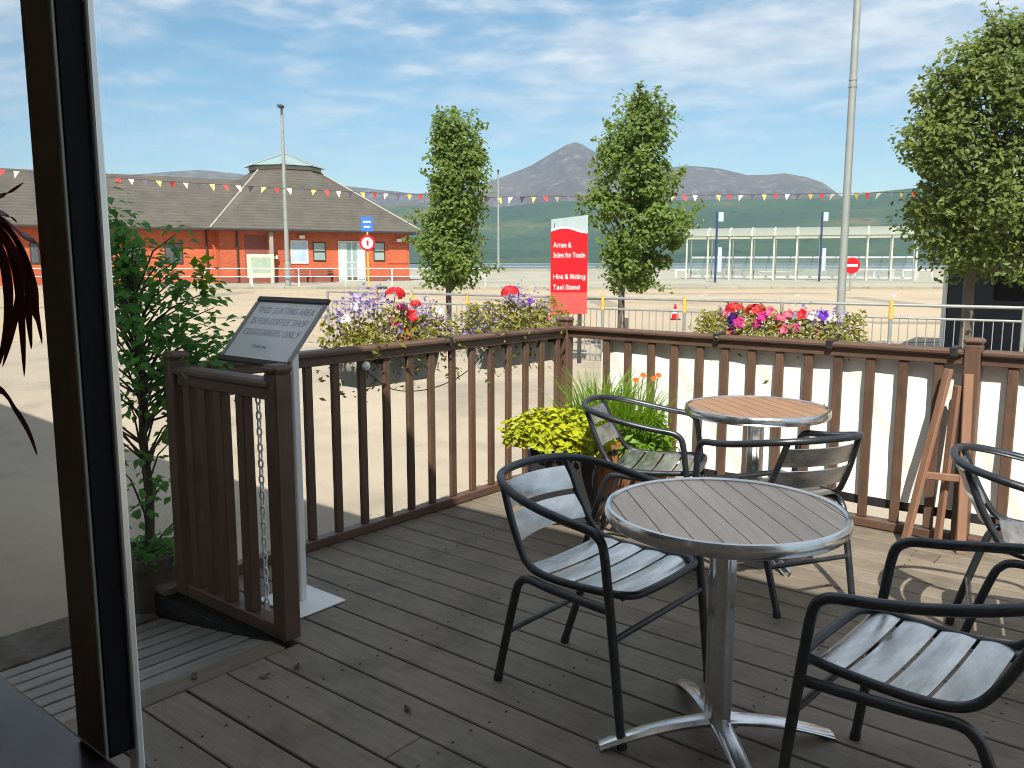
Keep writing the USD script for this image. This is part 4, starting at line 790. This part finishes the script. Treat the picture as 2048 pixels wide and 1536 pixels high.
# ------------------------------------------------------------------ lamp posts
def lamp(label, px, Y, top_px, r0, r1, head=True, group='tall grey street lamp columns', seat=.0):
    b = at_y(px, 600, Y); H = at_y(px, top_px, Y)[2] + .15 - seat
    t = thing('street_lamp', label, 'lamp post', (b[0], Y, -.15 + seat), 0, group)
    obj('base_sleeve', lathe([(0, 0), (r0 * 1.18, 0), (r0 * 1.18, 1.3 if r0 > .08 else .9), (r0, 1.36 if r0 > .08 else .95), (0, 1.36)], 18), MT['polegrey'], t, 40)
    obj('column', lathe([(r0, .9), (r1, H), (0, H)], 16), MT['polegrey'], t, 40)
    if head: obj('lamp_head', join([cbox(-.14, .14, -.42, .10, H - .02, H + .13, .03)]), MT['gutter'], t)
    else: obj('banding', join([lathe([(r0 * .93, z), (r0 * 1.02, z), (r0 * 1.02, z + .03), (r0 * .93, z + .03)], 16) for z in (3.86, 3.95)]), MT['polegrey'], t)
    return t
lamp('tall grey lamp post with dark head in front of the terminal roof', 577.5, 49.3, 216, .14, .075, True, None, .12)
lamp('thick grey lamp column rising out of the picture beside the big tree', 1682, 11.9, -260, .055, .044, False, None)
lamp('thin distant lamp post beside the mountain between the two trees', 997, 104., 342, .14, .10, True, None, .12)

# ------------------------------------------------------------------ bunting
def bunting(label, P, sag, nflag, first, seed):
    P = [np.array(p) for p in P]; t = thing('bunting', label, 'bunting', P[0]); base = P[0]; r = np.random.default_rng(seed)
    s = np.linspace(0, 1, 81); d = P[1] - P[0]; C = P[0] + s[:, None] * d - np.array([0, 0, 1.0]) * (4 * sag * s * (1 - s))[:, None]
    obj('cord', tube(C - base, .009, 5), MT['black'], t); dh = unit(d * [1, 1, 0])
    cols = ['flag_white', 'flag_navy', 'flag_yellow', 'flag_navy', 'flag_red', 'flag_red']
    cols = ['flag_red', 'flag_white', 'flag_navy', 'flag_yellow']
    for k in range(nflag):
        q = (k + .5) / nflag; c = P[0] + q * d - np.array([0, 0, 4 * sag * q * (1 - q)]) - base; w = .082; h = .20 * r.uniform(.85, 1.1); sw = np.array([-dh[1], dh[0], 0]) * r.normal() * .10 + dh * r.normal() * .045
        tn = np.array([-dh[1], dh[0], 0]) * .004
        v = np.array([c - dh * w, c + dh * w, c + sw - [0, 0, h]]); v = np.vstack([v + tn, v - tn]); f = [[0, 1, 2], [3, 5, 4], [0, 3, 4], [0, 4, 1], [1, 4, 5], [1, 5, 2], [2, 5, 3], [2, 3, 0]]
        obj('flag', trimesh.Trimesh(v, f, process=False), MT[cols[(k + first) % 4]], t)
    return t
bunting('long line of red, white and yellow flags hanging before the terminal roof', (at_y(-260, 318, 24.), at_y(1010, 396, 29.)), .12, 48, 0, 4)
bunting('line of small flags running past the two trees to the lamp column', (at_y(1010, 394, 29.), at_y(1840, 384, 29.)), .02, 36, 1, 9)

# ------------------------------------------------------------------ red totem sign
tb = at_y(1137, 640, 12.9); H0 = -.15
ts = thing('totem_sign', 'tall red information sign with wavy pale top beside the guard rail', 'sign', (tb[0], 12.9, -.15), 4.0)
wz = .275; zz = lambda y: at_y(1137, y, 12.9)[2] + .15
xs = np.linspace(-wz, wz, 21); wave = zz(462) + .035 * np.sin((xs / wz) * 2.6 + 2.3)
obj('lower_board', join([trimesh.creation.box(bounds=[[-wz, -.03, zz(603)], [wz, .03, zz(585)]])]) if False else box(-wz, wz, -.03, .03, zz(628), zz(586)), MT['redpale'], ts)
rb = trimesh.creation.extrude_polygon(Polygon(np.vstack([np.stack([xs, wave], 1), [[wz, zz(585.5)], [-wz, zz(585.5)]]])), .06, engine='earcut'); Q = np.array([[1, 0, 0, 0], [0, 0, -1, .03], [0, 1, 0, 0], [0, 0, 0, 1.]]); rb.apply_transform(Q); obj('red_board', rb, MT['red'], ts)
wb = trimesh.creation.extrude_polygon(Polygon(np.vstack([np.stack([xs, wave + .002], 1), np.stack([xs[::-1], wave[::-1] + .035], 1)])), .06, engine='earcut'); wb.apply_transform(Q); obj('wave_line', wb, MT['signwhite'], ts)
gb = trimesh.creation.extrude_polygon(Polygon(np.vstack([np.stack([xs, wave + .037], 1), [[wz, zz(430)], [-wz, zz(439)]]])), .06, engine='earcut'); gb.apply_transform(Q); obj('pale_board', gb, MT['signgrey'], ts)
obj('plinth', join([box(-.2, -.14, -.02, .02, 0, zz(628) - .002), box(.14, .2, -.02, .02, 0, zz(628) - .002)]), MT['gutter'], ts)
for txt, y in (('Arran &', 495), ('Isles for Trade', 515), ('Hire & Riding', 558), ('Taxi Stand', 579)):
    t = meshkit.text_mesh(txt, .072, .003); b = t.bounds; full = b[1][0] - b[0][0]; target = {'Arran &': .27, 'Taxi Stand': .40}.get(txt, .48); t.apply_scale([target / full, 1, 1]); t.apply_transform(np.array([[1, 0, 0, -.245], [0, 0, -1, -.0305], [0, 1, 0, zz(y)], [0, 0, 0, 1.]])); obj('lettering', t, MT['signwhite'], ts)
t = meshkit.text_mesh('i', .06, .003, True); t.apply_transform(np.array([[1, 0, 0, -.24], [0, 0, -1, -.0305], [0, 1, 0, zz(455)], [0, 0, 0, 1.]])); obj('emblem', t, MT['ink'], ts)

# ------------------------------------------------------------------ road signs
def ring_sign(name, label, px, Y, parts, pole_m, seat=0.):
    b = at_y(px, 560, Y); t = thing(name, label, 'road sign', (b[0], Y, -.15 + seat)); zf = lambda y: at_y(px, y, Y)[2] + .15 - seat
    return t, zf
t, zf = ring_sign('road_sign', 'white disc road sign with red ring below a blue plate on an ochre pole', 737, 44.5, None, None)
obj('pole', tube([(0, 0, 0), (0, 0, zf(436))], .045, 10), MT['yellow'], t)
pl = obj('blue_plate', cbox(-.30, .30, -.075, -.05, zf(463), zf(434), .01), MT['blue'], t); obj('plate_text', join([box(-.2, .2, -.08, -.076, zf(446), zf(442)), box(-.16, .16, -.08, -.076, zf(456), zf(452))]), MT['signwhite'], pl)
ds = obj('disc', disc((0, -.06, zf(486)), (0, -1, 0), .40, 32, .02), MT['signwhite'], t); rgm = trimesh.creation.annulus(.30, .405, .02, sections=40); rgm.apply_transform(trimesh.transformations.rotation_matrix(np.pi / 2, [1, 0, 0])); rgm.apply_translation([0, -.075, zf(486)]); obj('red_ring', rgm, MT['red'], ds); obj('symbol', join([box(-.05, .07, -.076, -.071, zf(486) - .14, zf(486) + .14)]), MT['red'], ds)
t, zf = ring_sign('road_sign', 'red no entry disc with a white bar behind the lamp column', 1701, 44.5, None, None)
obj('pole', tube([(0, 0, 0), (0, 0, zf(520))], .05, 10), MT['polegrey'], t); ds = obj('disc', disc((0, -.07, zf(531)), (0, -1, 0), .42, 32, .02), MT['red'], t); obj('white_bar', box(-.30, .30, -.086, -.0815, zf(531) - .06, zf(531) + .06), MT['signwhite'], ds)
b = at_z(1350, 640); cn = thing('traffic_cone', 'red and white traffic cone on the road beyond the guard rail', 'cone', (b[0], b[1], -.146), 0, None, (.8, .8, .85))
obj('base', cbox(-.16, .16, -.16, .16, 0, .035, .01), MT['black'], cn)
def fr(z0, z1): R = lambda z: .13 - .105 * z / .5; return lathe([(R(z0), z0), (R(z1), z1)], 18)
obj('body', join([fr(.035, .2), fr(.33, .5)]), MT['red'], cn); obj('white_band', fr(.2, .33), MT['signwhite'], cn)

# ------------------------------------------------------------------ ferry terminal
E0 = np.array([-7.45, 62.3]); TD = np.array([-.838, -.545]); TR = math.degrees(math.atan2(-TD[1], -TD[0]))      # local x runs right along the front, y away from the viewer
tm = thing('ferry_terminal', 'long red brick ferry terminal with brown tiled roof and glazed lantern', 'building', (E0[0], E0[1], -.03), TR)
ux = -TD; uy = np.array([-ux[1], ux[0]])
def wall_at(px, py, off=0.0):
    d = ray(px, py); o = EYE[:2] - E0; t = (off - o @ uy) / (d[:2] @ uy); p = EYE + d * t; return float((p[:2] - E0) @ ux), float(p[2] + .03)
EH = 3.45
openings = [wall_at(675, 486), wall_at(725, 545)]
obj('wall', cbox(-13.4, 0, 0, 13.4, 0, EH, 0), MT['brick'], tm); obj('wall', cbox(-50, -13.402, .9, 13, 0, EH, 0), MT['brick'], tm)
def hip(pts_low, z0, pts_top, z1):
    v = [[x, y, z0] for x, y in pts_low] + [[x, y, z1] for x, y in pts_top]; return trimesh.convex.convex_hull(np.array(v, float))
CX, CY, LR = -6.7, 6.7, 2.28
oct_ = [(CX + LR * 1.06 * math.cos(a), CY + LR * 1.06 * math.sin(a)) for a in np.arange(8) * np.pi / 4 + np.pi / 8]
rf = obj('pavilion_roof', hip([(-14.1, -.75), (.75, -.75), (.75, 14.1), (-14.1, 14.1)], EH, oct_, 7.92), MT['roof'], tm)
obj('wing_roof', hip([(-50, .2), (-12.5, .2), (-12.5, 13.7), (-50, 13.7)], EH, [(-50, 6.7), (-10.0, 6.7)], 7.15), MT['roof'], tm)
for a, b in (((-14.12, -.77, EH + .04), (CX - LR * .98, CY - LR * .42, 7.92)), ((.77, -.77, EH + .04), (CX + LR * .98, CY - LR * .42, 7.92))):
    obj('hip_ridge', tube([a, b], .07, 6), MT['ridge'], tm)
obj('lantern_ring', trimesh.convex.convex_hull(np.array([[x, y, z] for x, y in [(CX + 1.07 * (x - CX), CY + 1.07 * (y - CY)) for x, y in oct_] for z in (7.89, 8.14)])), MT['ridge'], tm)
big = [(CX + 1.22 * (x - CX), CY + 1.16 * (y - CY)) for x, y in oct_]
lt = obj('lantern', trimesh.convex.convex_hull(np.array([[x, y, 8.17] for x, y in big] + [[CX, CY, 9.22]])), MT['lantern'], tm)
for x, y in big: obj('glazing_bar', tube([(x, y, 8.19), (CX, CY, 9.25)], .05, 5), MT['polegrey'], lt)
obj('gutter', join([cbox(-14.15, .8, -.85, -.74, EH - .12, EH + .03, .02), cbox(.74, .85, -.74, 13, EH - .12, EH + .03, .02)]), MT['gutter'], tm); obj('gutter', cbox(-50, -14.2, .08, .2, EH - .12, EH + .03, .02), MT['gutter'], tm)
obj('soffit', join([box(-14.05, .72, -.72, -.002, EH - .05, EH - .01)]), MT['gutter'], tm)
obj('plinth', cbox(-13.42, .02, -.03, -.002, 0, .35, .01), MT['brickdark'], tm)
def opening(name, x0, x1, z0, z1, m, fm, bars, y=0.0, depth=.05):
    g = obj(name, box(x0, x1, y - .03, y - .005, z0, z1), MT[m], tm)
    fr_ = join([box(x0 - .06, x1 + .06, y - depth, y - .0305, z1, z1 + .07), box(x0 - .06, x1 + .06, y - depth, y - .0305, z0 - .07, z0), box(x0 - .06, x0, y - depth, y - .0305, z0, z1), box(x1, x1 + .06, y - depth, y - .0305, z0, z1)])
    obj('frame', fr_, MT[fm], g)
    for b in bars: obj('glazing_bar', box(*b[:2], y - depth - .002, y - .031, *b[2:]), MT[fm], g)
    return g
for xa, xb in ((627, 650), (748, 768)):
    (x0, z1), (x1, z0) = wall_at(xa, 486), wall_at(xb, 520); opening('window', x0, x1, z0, z1, 'paleglass', 'gutter', [(x0, x1, (z0 + z1) / 2 - .05, (z0 + z1) / 2 + .05)])
(x0, z1), (x1, z0) = wall_at(677, 484), wall_at(729, 545); z0 = .08
dr = opening('door', x0, x1, z0, z1, 'paleglass', 'mint', [(x0 + (x1 - x0) * f - .05, x0 + (x1 - x0) * f + .05, z0, z1) for f in (.27, .5, .73)] + [(x0 + .3 * (x1 - x0), x0 + .7 * (x1 - x0), 1.25, 1.35)])
for f0, f1 in ((.02, .24), (.76, .98)): obj('side_panel', box(x0 + (x1 - x0) * f0, x0 + (x1 - x0) * f1, -.045, -.031, z0 + .05, z1 - .05), MT['mint'], dr)
(x0, z1), (x1, z0) = wall_at(582, 483), wall_at(615, 525); opening('wall_poster', x0, x1, z0, z1, 'poster', 'signwhite', [])
(x0, z1), (x1, z0) = wall_at(775, 488), wall_at(815, 527); obj('brick_panel', cbox(x0, x1, -.05, -.004, z0, z1, .01), MT['redpale'] if False else MT['brick'], tm)
for px, py in ((602, 474), (796, 481), (548, 515)):
    x, z = wall_at(px, py); obj('flood_light', cbox(x - .18, x + .18, -.30, -.032, z - .1, z + .12, .03), MT['signwhite'], tm)
(x0, z1), (x1, z0) = wall_at(488, 470), wall_at(537, 556); obj('porch_recess', box(x0, x1, -.012, -.004, .05, z1), MT['brickdark'], tm); xq = wall_at(538, 500)[0]; obj('porch_post', cbox(xq - .12, xq + .12, -.6, -.42, .0, EH - .13, .01), MT['ridge'], tm)  # flat dark panel on the wall, painted in for the porch shadow
for px in (420, 474, 575): x = wall_at(px, 500)[0]; obj('down_pipe', tube([(x, -.08 + (.9 if x < -13.4 else 0), 0), (x, -.08 + (.9 if x < -13.4 else 0), EH - .1)], .06, 8), MT['gutter'], tm)
for px in (60, 140, 250, 330):
    (x0, z1), (x1, z0) = wall_at(px, 488, .9), wall_at(px + 34, 525, .9); opening('window', x0, x1, z0, z1, 'darkglass', 'gutter', [((x0 + x1) / 2 - .04, (x0 + x1) / 2 + .04, z0, z1)], .9)
# notice board in front of it
_s = wall_at(522, 550, -2.2)[0]; nb_ = np.array([*(E0 + ux * _s + uy * -2.2), 0]); nbd = thing('notice_board', 'cream framed map board on legs in front of the terminal', 'notice board', (nb_[0], nb_[1], -.03), TR)
hz = lambda y: at_y(522, y, nb_[1])[2] + .03; hw = 27 / 1700 * nb_[1]
obj('board', cbox(-hw, hw, -.05, .05, hz(556), hz(508), .02), MT['cream'], nbd); obj('map_sheet', box(-hw * .7, hw * .7, -.058, -.0505, hz(545), hz(515)), MT['map'], nbd)
for s in (-1, 1): obj('leg', box(s * hw * .8 - .06, s * hw * .8 + .06, -.04, .04, 0, hz(556) - .001), MT['cream'], nbd)
# benches / low timber planters under the windows
for px0, px1 in ((588, 618), (622, 668)):
    _s = wall_at((px0 + px1) / 2, 555, -1.4)[0]; c = np.array([*(E0 + ux * _s + uy * -1.4), 0]); hw = (px1 - px0) / 2 / 1700 * c[1]; bn = thing('picnic_bench', 'dark timber bench left below the terminal poster' if px0 == 588 else 'dark timber bench below the terminal window', 'bench', (c[0], c[1], -.03), TR)
    for k in range(3): obj('back_board', cbox(-hw, hw, -.03, .03, .48 + k * .16, .61 + k * .16, .01), MT['brickdark'], bn)
    obj('seat', cbox(-hw, hw, -.5, -.04, .42, .47, .01), MT['brickdark'], bn)
    for s in (-1, 1): obj('leg', cbox(s * hw * .85 - .06, s * hw * .85 + .06, -.45, .05, 0, .418, .01), MT['brickdark'], bn)
# forecourt hand rail
hr = thing('forecourt_rail', 'thin white hand rail along the terminal forecourt', 'railing', (-20, 48.6, -.03))
rx = np.linspace(-8, 18.5, 11)
for x in rx: obj('post', tube([(x, 0, 0), (x, 0, 1.02)], .035, 8), MT['signwhite'], hr)
for z in (1.0, .55): obj('rail', tube([(rx[0], 0, z), (rx[-1], 0, z)], .025, 8), MT['signwhite'], hr)

# ------------------------------------------------------------------ bus shelter walkway
S0, S1 = at_z(1372, 559, -.03), at_z(1830, 562.5, -.03); sd = (S1 - S0)[:2]; SL = float(np.linalg.norm(sd)); srot = math.degrees(math.atan2(sd[1], sd[0]))
shl = thing('bus_shelter', 'long white framed bus shelter walkway with glazed roof', 'shelter', (S0[0], S0[1], -.03), srot)
n = 11; SH = 3.2
for i in range(n):
    x = SL * i / (n - 1); p = obj('post', cbox(x - .055, x + .055, -.055, .055, 0, SH, .015), MT['cream'], shl); obj('rear_post', cbox(x - .05, x + .05, 2.2, 2.3, 0, SH - .2, .015), MT['polegrey'], shl)
    obj('roof_rib', tube([(x, -.5, SH + .05), (x, -.2, SH + .38), (x, .4, SH + .62), (x, 1.2, SH + .66), (x, 2.3, SH + .3), (x, 2.7, SH)], .06, 6, 3), MT['cream'], shl)
for i in range(n - 1):
    x0, x1 = SL * i / (n - 1) + .06, SL * (i + 1) / (n - 1) - .06
    prof = smooth_path([(-.5, SH + .05), (-.2, SH + .38), (.4, SH + .62), (1.2, SH + .66), (2.3, SH + .3), (2.7, SH)], 3)
    obj('roof_pane', grid(2, len(prof), lambda a, b: np.stack([x0 + (x1 - x0) * a, np.interp(b, np.linspace(0, 1, len(prof)), prof[:, 0]), np.interp(b, np.linspace(0, 1, len(prof)), prof[:, 1])], 1)), MT['roofglass'], shl)
    obj('front_beam', cbox(x0, x1, -.06, .06, SH - .16, SH - .01, .01), MT['cream'], shl); obj('transom', cbox(x0, x1, 2.22, 2.28, 1.62, 1.74, .01), MT['signwhite'], shl); obj('lower_pane', box(x0, x1, 2.245, 2.255, .25, 1.61), MT['shelterglass'], shl); obj('sill_rail', cbox(x0, x1, 2.22, 2.28, .15, .245, .01), MT['signwhite'], shl)
for k, px in enumerate((1432, 1640)):
    b = at_z(px - 2, 565 if k == 0 else 563, -.03); t = thing('bus_stop_post', ['navy bus stop post with small flag at the left part of the shelter', 'navy bus stop post with small flag at the middle of the shelter'][k], 'bus stop', (b[0], b[1], -.03)); z = at_y(px, 424, b[1])[2] + .03
    obj('pole', tube([(0, 0, 0), (0, 0, z)], .075, 10), MT['postnavy'], t); obj('flag', cbox(.08, .42, -.03, .03, z - .62, z - .02, .02), MT['poster'], t); obj('timetable', cbox(.12, .38, -.04, .04, .7, 2.3, .02), MT['poster'], t)
# low walls, barriers and benches under the shelter
for k, (px, w_, h_, m_) in enumerate(((1380, 2.0, .7, 'signwhite'), (1475, 1.4, 1.1, 'polegrey'), (1560, 2.6, .55, 'cream'), (1668, 1.6, 1.0, 'polegrey'), (1760, 3.2, .75, 'signwhite'), (1848, 2.4, .7, 'signwhite'))):
    b = at_z(px, 557, -.03); t = thing('barrier', ['white waiting bench at the left end of the shelter', 'grey railing panel left of the shelter middle', 'cream low bench in the middle of the shelter', 'grey railing panel beside the lamp column base', 'white low bench right of the no entry disc', 'white low bench behind the big tree crown'][k], 'barrier', (b[0], b[1] + 1.2, -.03), srot)
    obj('top', cbox(-w_ / 2, w_ / 2, -.2, .2, h_ - .09, h_, .02), MT[m_], t)
    for s in (-1, 0, 1): obj('leg', cbox(s * w_ * .45 - .04, s * w_ * .45 + .04, -.15, .15, 0, h_ - .091, .01), MT[m_], t)
# quay railing and clutter far behind
qr = thing('quay_rail', 'far grey railing along the quay edge before the water', 'railing', (10, QY - 2, -.03))
for x in np.arange(-14, 56, 2.4): obj('post', tube([(x, 0, 0), (x, 0, 1.1)], .04, 6), MT['steel'], qr)
for z in (1.08, .6): obj('rail', tube([(-14, 0, z), (55, 0, z)], .03, 6), MT['steel'], qr)

# ------------------------------------------------------------------ navy kiosk at the right
kx = at_y(1884, 600, 13.4)
ks = thing('navy_kiosk', 'navy blue kiosk with white corner post behind the big tree', 'kiosk', (kx[0], 13.4, -.15), -34)
obj('body', cbox(.06, 4.2, .02, 2.4, .12, 2.05, .02), MT['navy'], ks); obj('corner_post', cbox(0, .055, -.01, .06, 0, 1.55, .006), MT['signwhite'], ks); obj('roof', cbox(-.05, 4.35, -.10, 2.5, 2.052, 2.16, .03), MT['gutter'], ks)
obj('hatch', cbox(.7, 2.6, -.005, .018, .95, 1.62, .01), MT['frame_dark'], ks); obj('fascia', cbox(1.15, 3.0, -.05, .016, 1.66, 1.90, .01), MT['teal'], ks); obj('skirt', cbox(.1, 4.1, .05, 2.3, 0, .118, .01), MT['black'], ks)

# ------------------------------------------------------------------ thin sea haze
haze_mat = usdkit.material(stage, '/World/Looks/haze_air', {'v': ('principled_volume', {'color': (.62, .80, 1.0), 'density': HAZE, 'anisotropy': 0.2})}, volume='v.volume')
struct_h = obj('haze', box(-6200, 6200, -120, 7000, -8, 1000), haze_mat, None, kind='stuff'); tag(struct_h, 'thin blue air haze over the bay and the hills')
